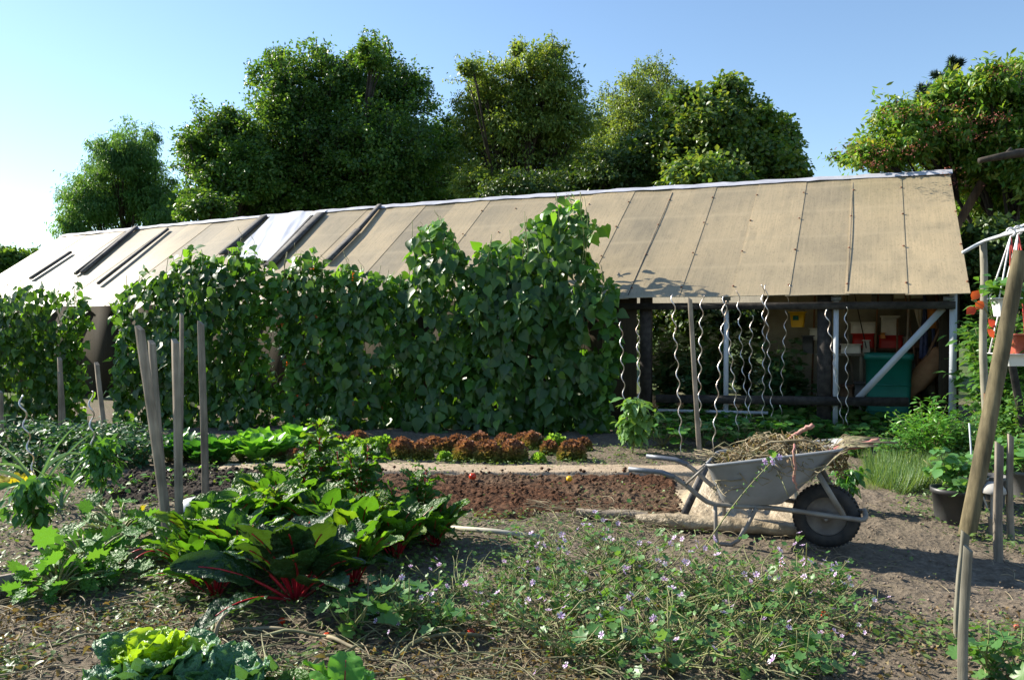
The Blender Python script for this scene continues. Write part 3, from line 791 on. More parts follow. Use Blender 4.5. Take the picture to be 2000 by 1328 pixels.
L_BLADE = (np.array([(-.014, 0, 0), (.014, 0, 0), (-.013, .4, .0), (.013, .4, .0), (-.009, .75, -.08), (.009, .75, -.08), (0, 1, -.24)]), [(0, 1, 3, 2), (2, 3, 5, 4), (4, 5, 6)])
L_PETAL = (np.array([(0, 0, 0), (-.24, .55, .22), (.24, .55, .22), (-.34, .95, .30), (.34, .95, .30), (0, .86, .28)]), [(0, 2, 1), (1, 2, 5), (1, 5, 3), (2, 4, 5)])

def big_leaf(mb, st, base, az, el0, L, Wd, rng, pet=.3, bend=1.2, ruffle=.02, crinkle=.008, cup=.25, nS=12, nT=8, mi=0, sr=.007, smi=0, p=.75, q=.7, twist=0.0, veins=0.0):
    N = nS + 5; s = np.linspace(0, 1, N)
    el = el0 - bend * s ** 1.6
    aa = az + twist * s
    t = np.stack([np.cos(el) * np.cos(aa), np.cos(el) * np.sin(aa), np.sin(el)], 1)
    P = np.asarray(base, float) + np.concatenate([[np.zeros(3)], np.cumsum((t[1:] + t[:-1]) / 2 * L / (N - 1), 0)])
    if st is not None and sr > 0:
        k = max(3, int(N * .82))
        st.tube(P[:k], sr * (1 - .75 * s[:k] ** .8), 5, smi)
    x = np.linspace(0, 1, nS); ss = pet + (1 - pet) * x
    C_ = np.stack([np.interp(ss, s, P[:, i]) for i in range(3)], 1)
    tt = unit(np.stack([np.interp(ss, s, t[:, i]) for i in range(3)], 1)); a2 = np.interp(ss, s, aa)
    roll = rng.normal() * .25
    sd = np.stack([-np.sin(a2), np.cos(a2), np.zeros(nS)], 1)
    nn = np.cross(tt, sd); sd, nn = sd * math.cos(roll) + nn * math.sin(roll), nn * math.cos(roll) - sd * math.sin(roll)
    w = Wd * .5 * np.maximum(np.sin(math.pi * np.clip(x, 0.02, .985) ** p), 0) ** q
    tv = np.linspace(-1, 1, nT); ph = rng.random(4) * 6.28; fr = rng.uniform(2.2, 4.0)
    Tg, Xg = np.meshgrid(tv, x)
    wn = (w / (Wd * .5))[:, None]
    off = cup * w[:, None] * np.abs(Tg) ** 1.4 + ruffle * wn * np.abs(Tg) ** 2.2 * (np.sin(fr * 6.28 * Xg + ph[0] + np.sign(Tg) * ph[1]) + .5 * np.sin(fr * 11 * Xg + ph[2]))
    off = off + crinkle * (fbm(Xg * 9 + ph[0] * 9, Tg * 5 + ph[1] * 7, 2, 7)) * 3
    if veins: off = off + veins * np.cos((Xg * 9 - np.abs(Tg) * 2.0) * 6.28) * np.minimum(1, np.abs(Tg) * 3) * (1 - Tg ** 4)
    V = C_[:, None] + (w[:, None] * Tg)[..., None] * sd[:, None] + off[..., None] * nn[:, None]
    mb.grid(V, nS, nT, np.maximum(np.abs(Tg) * .9, Xg).ravel() * np.ones(nS * nT), mi)
    return P

def fib_dirs(n, rng, lo=-.2, hi=1.0):
    z = rng.uniform(lo, hi, n); a = rng.random(n) * 6.283
    r = np.sqrt(np.maximum(0, 1 - z * z))
    return np.stack([r * np.cos(a), r * np.sin(a), z], 1)

# ------------------------------------------------------------------ plant builders: each returns [(part, mesh), ...]
def rosette(seed, n, L, Wd, leaf, el=(.2, 1.4), pet=.3, bend=1.1, ruffle=.015, crinkle=.006, cup=.25, stalk=None, sr=.006, nS=10, nT=7, p=.75, q=.7, veins=0.0, names=('leaves', 'stalks'), spread=.03, hgt=0.0, yellow=None):
    rng = np.random.default_rng(seed); mb = MB(); st = MB() if stalk else None; ye = MB()
    for i in range(n):
        f = i / max(n - 1, 1); az = i * 2.399 + rng.normal() * .25
        e = el[0] + (el[1] - el[0]) * f + rng.normal() * .1
        l = L * rng.uniform(.72, 1.05) * (1 - .2 * f)
        b_ = (spread * (1 - f) * math.cos(az), spread * (1 - f) * math.sin(az), hgt * f * rng.uniform(.5, 1))
        tgt = ye if (yellow and rng.random() < yellow) else mb
        big_leaf(tgt, st, b_, az, e, l, Wd * rng.uniform(.75, 1.1), rng, pet, bend * rng.uniform(.7, 1.3), ruffle, crinkle, cup, nS, nT, 0, sr, 0, p, q, rng.normal() * .3, veins)
    out = [(names[0], mb.mesh(names[0], leaf, True))]
    if ye.nv: out.append(('yellow_leaves', ye.mesh('yellow_leaves', M['yellow_leaf'], True)))
    if stalk: out.append((names[1], st.mesh(names[1], stalk, True)))
    return out

def chard(seed, n=17, L=.5, Wd=.17, leaf='chard', hgt=.0, el=(.95, 1.52)):
    return rosette(seed, n, L, Wd, M[leaf], el, .34, .95, .007, .010, .22, M['red_stalk'], .0075, 15, 11, .74, .62, .005, hgt=hgt, yellow=None)

def bolted_chard(seed, H, n=54, L=.27, Wd=.15, leaf='chard'):
    """tall stem with leaves getting smaller upwards"""
    rng = np.random.default_rng(seed); mb = MB(); st = MB()
    stems = 2 + int(rng.integers(2))
    for k in range(stems):
        a = rng.random() * 6.28; lean = rng.uniform(.05, .3) if k else .04
        h = H * (1 if k == 0 else rng.uniform(.6, .9))
        z = np.linspace(0, 1, 8); pts = np.stack([np.cos(a) * lean * h * z ** 1.4, np.sin(a) * lean * h * z ** 1.4, h * z], 1)
        st.tube(pts, .009 * (1 - .7 * z), 6)
        m = n // stems
        for i in range(m):
            f = (i + .5) / m; b_ = [np.interp(f, z, pts[:, j]) for j in range(3)]
            sc = (1 - .52 * f) * rng.uniform(.75, 1.15)
            big_leaf(mb, st, b_, i * 2.4 + k + rng.normal() * .3, .5 + .5 * f + rng.normal() * .2, L * sc * 1.25, Wd * sc * 1.1, rng, .15, 1.6, .012, .008, .2, 11, 9, 0, .003, 0, .8, .62, 0, .004)
    return [('leaves', mb.mesh('leaves', M[leaf], True)), ('stalks', st.mesh('stalks', M['red_stalk'], True))]

def lollo(seed, mat, n=400, r=.12, h=.165):
    """frilly head: a dome of many small crimped leaf edges, green low down and coloured at the tips"""
    rng = np.random.default_rng(seed); mb = MB(); V = []; k = 6
    for i in range(n):
        a = i * 2.399 + rng.normal() * .15; f = (i + .5) / n; th = math.acos(1 - f * 1.02) if f < .97 else 1.5
        d = np.array((math.sin(th) * math.cos(a), math.sin(th) * math.sin(a), math.cos(th)))
        rr = (.82 + .22 * rng.random()) * (1 + .12 * math.sin(3 * a + seed))
        c = np.array((d[0] * r * rr, d[1] * r * rr, max(.012, d[2] * h * rr)))
        up = unit(d + np.array((0, 0, .5)) + rng.normal(size=3) * .35); sd = unit(np.cross(up, rng.normal(size=3))); nn = np.cross(sd, up)
        s = rng.uniform(.035, .06); u = np.linspace(-1, 1, k); w0 = rng.random() * 6
        lo = c - up * s * .5; row0 = lo + sd * (u * s * .35)[:, None]
        row1 = c + up * s * .2 + sd * (u * s * .6)[:, None] + nn * (s * .22 * np.sin(u * 6 + w0))[:, None]
        row2 = c + up * (s * (.55 + .1 * np.sin(u * 9 + w0)))[:, None] + sd * (u * s * .72)[:, None] + nn * (s * .4 * np.sin(u * 6 + w0))[:, None]
        G = np.stack([row0, row1, row2]); T = np.clip(np.stack([np.full(k, -.35), np.full(k, -.05), np.full(k, .2)]) + (c[2] / h) * .95, 0, 1)
        mb.grid(G, 3, k, T.ravel())
    return [('lettuce', mb.mesh('lettuce_head', mat, False))]

def pepper(seed, H=.5, mat='pepper', nl=70, leaf=.10, tm=None):
    rng = np.random.default_rng(seed); st = MB(); mb = MB(); tips = []
    z = np.linspace(0, 1, 6); trunk = np.stack([.03 * np.sin(z * 3 + seed), .03 * np.cos(z * 2 + seed), H * .95 * z], 1)
    st.tube(trunk, .008 * (1 - .6 * z), 6)
    for k in range(9):
        f = rng.uniform(.25, .9); b_ = np.array([np.interp(f, z, trunk[:, j]) for j in range(3)]); a = k * 2.4
        l = H * rng.uniform(.22, .42); e = rng.uniform(.5, 1.1)
        u = np.linspace(0, 1, 5)[:, None]; d = np.array((math.cos(a) * math.cos(e), math.sin(a) * math.cos(e), math.sin(e)))
        pts = b_ + d * l * u - np.array((0, 0, .08 * l)) * u ** 2; st.tube(pts, .005 * (1 - .6 * u[:, 0]), 5); tips.append(pts)
    allp = np.concatenate([trunk[2:]] + [t_[1:] for t_ in tips])
    idx = rng.integers(0, len(allp), nl); P = allp[idx] + rng.normal(size=(nl, 3)) * .02
    a = rng.random(nl) * 6.283; dn = rng.uniform(-1.5, .1, nl)
    tip = np.stack([np.cos(a), np.sin(a), dn], 1); P = P + unit(tip) * .03 * np.array((1, 1, .2))
    mb.leaves(tm or T_oval(.24, .06, .25), P, np.stack([np.cos(a) * .4, np.sin(a) * .4, np.ones(nl)], 1) + rng.normal(size=(nl, 3)) * .3, tip, leaf * rng.uniform(.6, 1.15, nl))
    return [('stems', st.mesh('stems', M['stem'], True)), ('leaves', mb.mesh('leaves', M[mat]))]

def bush(seed, rx, H, nl, tm, leaf, mat, shoots=14, droop=.2, stem='stem', rz_=None):
    """stems fanning out from the ground, leaves set along and at the end of each"""
    rng = np.random.default_rng(seed); st = MB(); Ps = []; Ds = []
    for k in range(shoots):
        a = k * 2.399 + rng.normal() * .3; r = rx * math.sqrt((k + .5) / shoots) * rng.uniform(.8, 1.1); h = H * (1 - .45 * (r / rx) ** 2) * rng.uniform(.75, 1.1)
        u = np.linspace(0, 1, 7)
        pts = np.stack([math.cos(a) * r * u ** 1.3 + .015 * np.sin(5 * u + k), math.sin(a) * r * u ** 1.3, h * u], 1)
        st.tube(pts, .006 * (1 - .65 * u), 5)
        m = max(2, nl // shoots); f = rng.random(m) ** .6
        Ps.append(np.stack([np.interp(f, u, pts[:, j]) for j in range(3)], 1)); Ds.append(np.full(m, a))
    P = np.concatenate(Ps); n = len(P); a = rng.random(n) * 6.283
    tip = np.stack([np.cos(a), np.sin(a), rng.uniform(-.5 - droop, .6 - droop, n)], 1)
    P = P + rng.normal(size=(n, 3)) * np.array((rx * .12, rx * .12, H * .05)); P[:, 2] = np.maximum(P[:, 2], .01)
    nr = np.stack([np.cos(a) * .3, np.sin(a) * .3, np.ones(n)], 1) + rng.normal(size=(n, 3)) * .35
    mb = MB(); mb.leaves(tm, P, nr, tip, leaf * rng.uniform(.55, 1.2, n))
    return [('stems', st.mesh('stems', M[stem], True)), ('leaves', mb.mesh('leaves', M[mat]))]

def strawberry(seed):
    rng = np.random.default_rng(seed); st = MB(); mb = MB()
    for k in range(13):
        a = k * 2.4 + rng.normal() * .3; r = rng.uniform(.05, .22); h = rng.uniform(.10, .26)
        u = np.linspace(0, 1, 5); pts = np.stack([np.cos(a) * r * u ** 1.3, np.sin(a) * r * u ** 1.3, h * u], 1); st.tube(pts, .003, 4)
        e = pts[-1]
        for j in (-1.1, 0, 1.1):
            mb.leaves(T_round(9, .06, .1, 13), e, np.array((math.cos(a) * .4, math.sin(a) * .4, 1)) + rng.normal(size=3) * .2, (math.cos(a + j), math.sin(a + j), -.15 + rng.normal() * .15), rng.uniform(.07, .105))
    return [('stems', st.mesh('stems', M['stem'])), ('leaves', mb.mesh('leaves', M['strawberry']))]

def mallow(seed, H=.22, R_=.3, ns=8, nl=80, nf=4):
    rng = np.random.default_rng(seed); st = MB(); mb = MB(); Ps = []; ends = []
    for k in range(ns):
        a = k * 2.4 + rng.normal() * .4; r = R_ * rng.uniform(.35, 1.15); h = H * rng.uniform(.35, 1.1)
        u = np.linspace(0, 1, 8)
        wob = .02 * np.sin(u * 7 + k)
        pts = np.stack([np.cos(a) * r * u + wob, np.sin(a) * r * u - wob, h * (u ** .8) * (1.15 - .15 * u)], 1)
        st.tube(pts, .0035 * (1 - .5 * u), 5); Ps.append(pts); ends.append(pts[-1])
        for b_ in range(2):
            f = int(rng.integers(2, 7)); a2 = a + rng.normal() * 1.0; l = rng.uniform(.06, .16)
            v = np.linspace(0, 1, 4)[:, None]; d = np.array((math.cos(a2) * .7, math.sin(a2) * .7, rng.uniform(.1, .9)))
            q = pts[f] + d * l * v; st.tube(q, .0022, 4); Ps.append(q); ends.append(q[-1])
    allp = np.concatenate(Ps); P = allp[rng.integers(0, len(allp), nl)] + rng.normal(size=(nl, 3)) * .018
    P[:, 2] = np.maximum(P[:, 2], .015)
    a = rng.random(nl) * 6.283; tip = np.stack([np.cos(a), np.sin(a), rng.uniform(-.5, .5, nl)], 1)
    mb.leaves(L_MALLOW, P, np.stack([0 * a, 0 * a, np.ones(nl)], 1) + rng.normal(size=(nl, 3)) * .5, tip, rng.uniform(.015, .042, nl) * (1 + .9 * (rng.random(nl) < .15)))
    out = [('stems', st.mesh('stems', M['stem'])), ('leaves', mb.mesh('leaves', M['mallow']))]
    E = np.array(ends)[rng.permutation(len(ends))[:nf]]
    for e in E:
        fl = MB(); flower(fl, e + np.array((0, 0, .012)), unit(np.array((rng.normal() * .6, -.5 + rng.normal() * .5, .8))), rng.uniform(.013, .021), rng); out.append(('flower', fl.mesh('flower', M['petal'])))
    return out

def flower(fl, c, ax, s, rng):
    ref = unit(np.cross(ax, (.3, .2, .9))); b2 = np.cross(ax, ref)
    for j in range(5):
        t = j * 1.2566 + rng.random() * .1
        d = math.cos(t) * ref + math.sin(t) * b2
        fl.leaves(L_PETAL, c, ax, d, s)

def zucchini(seed, n=52, L=.34, size=.165, mat='zucchini'):
    rng = np.random.default_rng(seed); st = MB(); mb = MB(); wh = MB(); ye = MB()
    for i in range(n):
        az = i * 2.4 + rng.normal() * .3; e = rng.uniform(.5, 1.45); l = L * rng.uniform(.45, 1.0)
        u = np.linspace(0, 1, 7); el = e - .8 * u ** 2
        d = np.stack([np.cos(el) * math.cos(az), np.cos(el) * math.sin(az), np.sin(el)], 1); pts = np.cumsum(d, 0) * l / 7
        st.tube(pts, .008 * (1 - .4 * u), 6)
        tgt = wh if i == 30 else (ye if i == 5 else mb)
        tgt.leaves(L_LOBED, pts[-1], np.array((math.cos(az) * .5 - .3, math.sin(az) * .5 - .4, .8)) + rng.normal(size=3) * .45, (math.cos(az), math.sin(az), .1 + rng.normal() * .5), size * rng.uniform(.7, 1.15) * (.6 if i == 5 else 1))
    return [('stalks', st.mesh('stalks', M['stem'], True)), ('leaves', mb.mesh('leaves', M[mat])), ('frosted_leaf', wh.mesh('frosted_leaf', M['zuc_white'])), ('yellow_leaf', ye.mesh('yellow_leaf', M['yellow_leaf']))]

def savoy(seed, r=.26, heart=True):
    rng = np.random.default_rng(seed); ou = MB(); inn = MB(); st = MB()
    for i in range(11):
        az = i * 2.4 + rng.normal() * .2; f = i / 10
        big_leaf(ou, st, (.02 * math.cos(az), .02 * math.sin(az), .05), az, .25 + .75 * f, r * rng.uniform(1.15, 1.4), r * 1.25, rng, .15, .35 + .5 * rng.random(), .018, .020, .3, 22, 18, 0, .008, 0, .85, .5, 0, .004)
    if heart:
        for i in range(12):
            az = i * 2.4 + rng.normal() * .2; f = i / 11
            big_leaf(inn, None, (.05 * math.cos(az) * (1 - f), .05 * math.sin(az) * (1 - f), .07 + .03 * f), az, 1.0 + .45 * f, r * .86 * rng.uniform(.95, 1.1), r * .95, rng, .05, -.5 + 1.9 * (1 - f * .2), .010, .018, .5, 22, 18, p=.95, q=.5)
    out = [('outer_leaves', ou.mesh('outer_leaves', M['savoy'], True)), ('ribs', st.mesh('ribs', M['lollo_green'], True))]
    if heart: out.append(('heart', inn.mesh('heart', M['savoy_heart'], True)))
    return out

def leek(seed, n=6, L=.7):
    rng = np.random.default_rng(seed); mb = MB()
    for i in range(n):
        side = 0 if i % 2 else math.pi
        big_leaf(mb, None, (0, 0, .02 + .02 * i), side + .5 + rng.normal() * .35, 1.05 + .05 * i + rng.normal() * .1, L * rng.uniform(.7, 1.05), .045, rng, .02, rng.choice([.6, 1.2, 2.6]), .001, 0.0, .9, 18, 5, p=.55, q=.6)
    q = MB(); q.lathe([(.018, 0), (.019, .1), (.016, .2), (.0, .22)], 12)
    return [('leaves', mb.mesh('leaves', M['leek'], True)), ('shaft', q.mesh('shaft', M['leek'], True))]

# ------------------------------------------------------------------ runner beans on the row in front of the shed
BA = Vector((1.36, 10.35, 0)); BB = Vector((-5.76, 11.3, 0))
BX = (BA - BB).normalized(); BN = Vector((-BX.y, BX.x, 0))          # BN points away from the camera
def bplane(px, py):
    p = on_plane(px, py, BA, BN); return np.array([(p - BA).dot(BX), p.z])
def inside(P, poly):
    x, y = P[:, 0], P[:, 1]; c = np.zeros(len(P), bool); n = len(poly)
    for i in range(n):
        x1, y1 = poly[i]; x2, y2 = poly[i - 1]
        k = (y1 > y) != (y2 > y)
        xi = (x2 - x1) * (y - y1) / ((y2 - y1) if abs(y2 - y1) > 1e-9 else 1e-9) + x1
        c ^= k & (x < xi)
    return c
def edged(P, poly):
    d = np.full(len(P), 9.0)
    for i in range(len(poly)):
        a = np.array(poly[i - 1]); b = np.array(poly[i]); ab = b - a
        t = np.clip(((P - a) @ ab) / max(ab @ ab, 1e-9), 0, 1)
        d = np.minimum(d, np.linalg.norm(P - (a + t[:, None] * ab), axis=1))
    return d
def bean(label, poly_px, dens, seed, flowers=0, thick=.34, ov=.3, sf=1.0):
    rng = np.random.default_rng(seed)
    poly = [bplane(*p) for p in poly_px]; A = np.array(poly)
    x0, z0 = A.min(0); x1, z1 = A.max(0); z0 = max(z0, .02)
    area = (x1 - x0) * (z1 - z0); n = int(area * dens * 1.05)
    P = np.stack([rng.uniform(x0 - .1, x1 + .1, n), rng.uniform(z0, z1 + .15, n)], 1); J = np.stack([fbm(P[:, 0] * 4, P[:, 1] * 4, 3, seed + 1), fbm(P[:, 0] * 4, P[:, 1] * 4, 3, seed + 2)], 1) * .5
    P = P[inside(P + J, poly)]; P = P[fbm(P[:, 0] * 3.3, P[:, 1] * 2.6, 2, seed + 5) > -.19]
    d = edged(P, poly); n = len(P)
    prof = np.sqrt(np.clip(d / .35, 0.02, 1)) * thick * (1 + 1.9 * fbm(P[:, 0] * 1.7, P[:, 1] * .35, 2, seed + 9) + 2.2 * fbm(P[:, 0] * 2.6, P[:, 1] * 1.8, 3, seed))
    dep = prof * (1 - rng.random(n) ** 2.2 * 1.9)                     # towards the camera positive
    pos = np.outer(P[:, 0], np.array(BX)) + np.outer(-dep, np.array(BN)); pos[:, 2] += P[:, 1]; 
    pos[:, 0] += BA.x; pos[:, 1] += BA.y
    over = np.clip((P[:, 1] - 1.65) * ov * 1.4, 0, ov) * (rng.random(n) ** .7)      # the tops hang over on to the roof
    pos += np.outer(over, np.array(BN))
    pos += rng.normal(size=pos.shape) * .03; pos[:, 2] = np.maximum(pos[:, 2], .03)
    nrm = -np.array(BN) * np.where(dep > -.1, 1.0, -.8)[:, None] + np.array((0, 0, .75)) + np.array((-.3, 0, 0)) + rng.normal(size=(n, 3)) * .55
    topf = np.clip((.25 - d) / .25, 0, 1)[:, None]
    nrm = nrm + topf * (np.array((-.5, .2, .7)) + rng.normal(size=(n, 3)) * .6)
    tip = np.array((0, 0, -1.0)) + np.array(BX) * rng.normal(size=(n, 1)) * .55 - np.array(BN) * .35 + rng.normal(size=(n, 3)) * .25 * (1 + topf)
    tip = tip + topf * np.array((0, 0, .55))
    mb = MB(); sz = (.068 + .125 * rng.random(n) ** .8) * sf; k = rng.random(n) < .5
    sunlit = (rng.random(n) < .85 * topf[:, 0] ** .7) | (rng.random(n) < .05)  # leaves near the outline, plus a few strays, get the painted sunlit colour
    for mk, tm_, mi_ in ((k & ~sunlit, L_HEART, 0), (~k & ~sunlit, T_heart(.42, .11, .22), 0), (sunlit, L_HEART, 1)): mb.leaves(tm_, pos[mk], nrm[mk], tip[mk], sz[mk], mi_)
    c = pos.mean(0); c[2] = 0; 
    t = thing('runner_bean', label, 'climbing plant', tuple(c), 0, 'runner bean vines in front of the shed')
    me = mb.mesh('leaves', [M['bean'], M['bean_sunlit']]); me.transform(Matrix.Translation(-Vector(c))); link('leaves', me, t)
    st = MB()
    for i in range(int((x1 - x0) * 5) + 1):
        x = rng.uniform(x0 + .05, x1 - .05); zz = np.linspace(0, 1, 14)
        zt = z1
        while zt > .5 and not inside(np.array([[x, zt - .12]]), poly)[0]: zt -= .06
        ph = rng.random() * 6.28
        pts = [np.array(BX) * (x + .03 * math.sin(z * 18 + ph)) - np.array(BN) * (.02 + .03 * math.cos(z * 18 + ph)) + np.array((0, 0, zt * z)) + np.array((BA.x, BA.y, 0)) - c for z in zz]
        st.tube(pts, .005, 5)
    for i in range(5):
        j = int(np.argmax(P[:, 1] + rng.normal(size=n) * .15)); b_ = pos[j] - c; a = rng.random() * 6.28; h = rng.uniform(.08, .22)
        u = np.linspace(0, 1, 6); st.tube(np.stack([b_[0] + .05 * np.cos(a) * u + .03 * np.sin(u * 5), b_[1] + .05 * np.sin(a) * u, b_[2] + h * u], 1), .003, 4)
    st.build('stems', M['stem'], t)
    if flowers:
        j = rng.permutation(np.where(dep > .1)[0])[:flowers]
        for q in j:
            fl = MB()
            for k in range(4): fl.leaves(L_PETAL, pos[q] - c - np.array(BN) * .08 + rng.normal(size=3) * .012, rng.normal(size=3), rng.normal(size=3), .03)
            fl.build('flower', M['redleaf'], t)
    return t
bean('dark bean vine clump at the far left beside the bare stretch of shed wall', [(-60, 565), (0, 560), (60, 546), (130, 549), (158, 580), (168, 620), (162, 680), (165, 720), (160, 800), (150, 860), (-60, 860)], 800, 31, thick=.4, sf=.8)
bean('broad leafy bean vine behind the group of tall wooden stakes', [(238, 560), (252, 536), (300, 532), (330, 512), (348, 500), (390, 492), (440, 502), (462, 486), (482, 490), (512, 512), (528, 560), (522, 650), (520, 700), (545, 730), (550, 870), (236, 870), (236, 730), (230, 690), (245, 640), (232, 600)], 800, 32, sf=.82)
bean('bean vine with red flowers left of the middle with a wall gap beside it', [(538, 530), (562, 498), (612, 492), (638, 528), (655, 560), (665, 870), (545, 870), (560, 720), (552, 640), (540, 600)], 820, 33, 16, sf=.85)
bean('low topped bean vine between the red flowered vine and the first peak', [(636, 560), (660, 535), (690, 520), (740, 530), (772, 545), (795, 640), (785, 870), (655, 870)], 780, 34, 8, sf=.88)
bean('bean vine with a tall narrow peak reaching up over the roof', [(772, 570), (798, 520), (792, 462), (812, 432), (838, 422), (868, 440), (880, 465), (908, 474), (932, 500), (935, 870), (775, 870)], 620, 35, ov=.5)
bean('tallest and widest bean vine next to the open bay topping the roof ridge', [(900, 510), (940, 475), (1000, 462), (1030, 430), (1060, 402), (1110, 377), (1150, 400), (1172, 440), (1160, 480), (1178, 540), (1198, 580), (1196, 640), (1208, 700), (1202, 780), (1190, 875), (910, 875)], 640, 36, thick=.40, ov=.85)

# ------------------------------------------------------------------ stakes and spirals
def stake(px0, py0, px1, py1, wpx, label, m='stake', dpx=None, group=None, Y1=None, kind='wooden_stake', cat='stake', bury=.03, dY=0.0):
    b_ = gp(px1, py1); t_ = at(px0, py0, b_.y + dY)
    w = wpx / FPX * b_.y; d = (dpx or wpx * .8) / FPX * b_.y
    ax = (t_ - b_); L = ax.length; z = np.linspace(-bury / L, 1, 12)
    rs = random.Random(int(px0 * 7 + py1)); tw = rs.uniform(-.5, .5) + .35
    q = MB(); V = []
    u = np.array(tuple(ax.normalized())); s = unit(np.cross(u, (0, 1, 0))); f = np.cross(s, u)
    for i, zz in enumerate(z):
        c = u * L * zz + s * .006 * math.sin(zz * 3 + px0) + f * .004 * math.sin(zz * 5)
        ww = w * (1 - .10 * zz) * .5 * (1 + .03 * math.sin(zz * 17 + py0)); dd = d * (1 - .1 * zz) * .5
        a = tw
        S_ = s * math.cos(a) + f * math.sin(a); F_ = f * math.cos(a) - s * math.sin(a)
        sl_ = (.012 * w / .04 if i == len(z) - 1 else 0)
        for k, (p, r_) in enumerate(((-1, -.8), (-.8, -1), (.8, -1), (1, -.8), (1, .8), (.8, 1), (-.8, 1), (-1, .8))):
            V.append(c + S_ * ww * p + F_ * dd * r_ + u * (sl_ if p > 0 else -sl_))
    q.grid(V, len(z), 8, closed=True); q.add(V[-8:], [tuple(range(8))])
    o = q.build(kind, M[m]); o.location = b_
    return tag(o, label, cat, group)

GS = 'wooden stakes standing in the beds'
stake(274, 640, 330, 1076, 17, 'long grey stake leaning left with its foot by the red stemmed seedlings', group=GS)
stake(296, 668, 322, 990, 14, 'slightly shorter grey stake close behind the long leaning one', group=GS)
stake(341, 666, 353, 1082, 15, 'upright grey stake with its foot beside the chard leaves', group=GS)
stake(354, 614, 353, 935, 8, 'thinnest and tallest of the grey stakes in the left group', group=GS)
stake(394, 630, 400, 980, 12, 'straight grey stake standing just behind the white rounded tub', group=GS)
stake(118, 700, 124, 862, 9, 'weathered stake in front of the far left bean clump, the taller of a crossed pair', group=GS)
stake(116, 728, 117, 868, 6, 'thin short stake of the crossed pair before the far left bean clump', group=GS)
stake(189, 710, 207, 862, 10, 'stake leaning in front of the bare stretch of shed wall', group=GS)
stake(1, 765, 6, 880, 8, 'stake at the very left edge of the picture', group=GS)
stake(1346, 583, 1369, 905, 9, 'tall thin brown stake standing among the metal spirals', 'stake_brown' if 'stake_brown' in M else 'stake', group=GS)
stake(1885, 1040, 1871, 1262, 15, 'pale square stake just behind the nearest one at lower right', 'stake_pale', group=GS)
stake(1891, 1070, 1880, 1362, 17, 'nearest pale square stake at the lower right corner', 'stake_pale', group=GS)
stake(1949, 866, 1952, 1092, 15, 'brown stake right of the grey mushroom ornament', group=GS)
stake(1973, 850, 1975, 1052, 11, 'thin grey stake nearest the right edge behind the brown one', group=GS)
stake(1932, 1010, 1934, 1052, 8, 'stub of a stake beside the foot of the mushroom ornament', group=GS)
stake(1927, 770, 1927, 960, 9, 'brown stake behind the round leaning log', 'brownwood', group=GS)

def spiral(px0, py0, px1, py1, label, r=.0185, wire=.006, pitch=.2, phase=0.0, dY=0.0, group='spiral plant stakes', H0=None):
    b_ = gp(px1, py1); t_ = at(px0, py0, b_.y + dY); ax = t_ - b_; L = ax.length
    u = np.array(tuple(ax.normalized())); s = unit(np.cross(u, (0, 1, 0))); f = np.cross(s, u)
    n = int(L / pitch * 12); z = np.linspace(0, L, n); a = z / pitch * 6.283 + phase
    e = np.clip(z / .25, 0, 1) * (.75 + .3 * z / L)
    bend = .012 * np.sin(z * 2.1 + phase)
    P = u * z[:, None] + s * (r * np.cos(a) * e + bend)[:, None] + f * (r * np.sin(a) * e)[:, None]
    q = MB(); q.tube(P, wire, 7)
    o = q.build('spiral_stake', M['spiral'], smooth=True); o.location = b_
    return tag(o, label, 'plant stake', group)
SP = [(1213, 628, 1226, 870, 'steel spiral beside the pale pepper plant at the left end of the row'),
      (1243, 625, 1252, 868, 'steel spiral at the edge of the tan wall sheet, right of the pepper plant top'),
      (1316, 575, 1329, 893, 'tall steel spiral left of the thin brown stake, its foot in bare soil'),
      (1372, 577, 1366, 885, 'steel spiral just right of the thin brown stake'),
      (1413, 587, 1394, 892, 'steel spiral leaning right across the white middle post at its top'),
      (1415, 578, 1443, 872, 'steel spiral leaning left in front of the white middle post'),
      (1442, 566, 1462, 856, 'steel spiral right of the white post whose tip overlaps the eave'),
      (1467, 616, 1466, 860, 'short steel spiral between its taller neighbours'),
      (1490, 556, 1490, 856, 'left spiral of the intertwined pair overlapping the roof edge'),
      (1498, 556, 1508, 858, 'right spiral of the intertwined pair overlapping the roof edge'),
      (1538, 557, 1524, 852, 'steel spiral reaching above the eave in front of the yellow bucket'),
      (1612, 605, 1652, 862, 'rusty steel spiral leaning left before the dark post'),
      (1654, 600, 1652, 862, 'steel spiral in front of the left red crate')]
for i, s_ in enumerate(SP):
    spiral(*s_, phase=i * 1.9)
spiral(44, 772, 72, 955, 'thick spiral stake standing among the leeks at the left edge', r=.022, wire=.0075, pitch=.19)
spiral(176, 764, 186, 935, 'thick spiral stake rising out of the green pepper plant', r=.020, wire=.0075, pitch=.19, phase=2)

# ------------------------------------------------------------------ wheelbarrow
WO = gp(1613, 1071); WL = Vector((math.cos(R(22)), -math.sin(R(22)), 0)); WW = Vector((-WL.y, WL.x, 0))
def bw(px, py, w):
    p = on_plane(px, py, WO + WW * w, WW); return np.array([(p - WO).dot(WL), w, p.z - WO.z])
WO.z = float(gz(WO.x, WO.y)) + .01
barrow = thing('wheelbarrow', 'old grey galvanised wheelbarrow heaped with pulled out plant stems', 'wheelbarrow', tuple(WO), math.atan2(WL.y, WL.x))
RW = .200
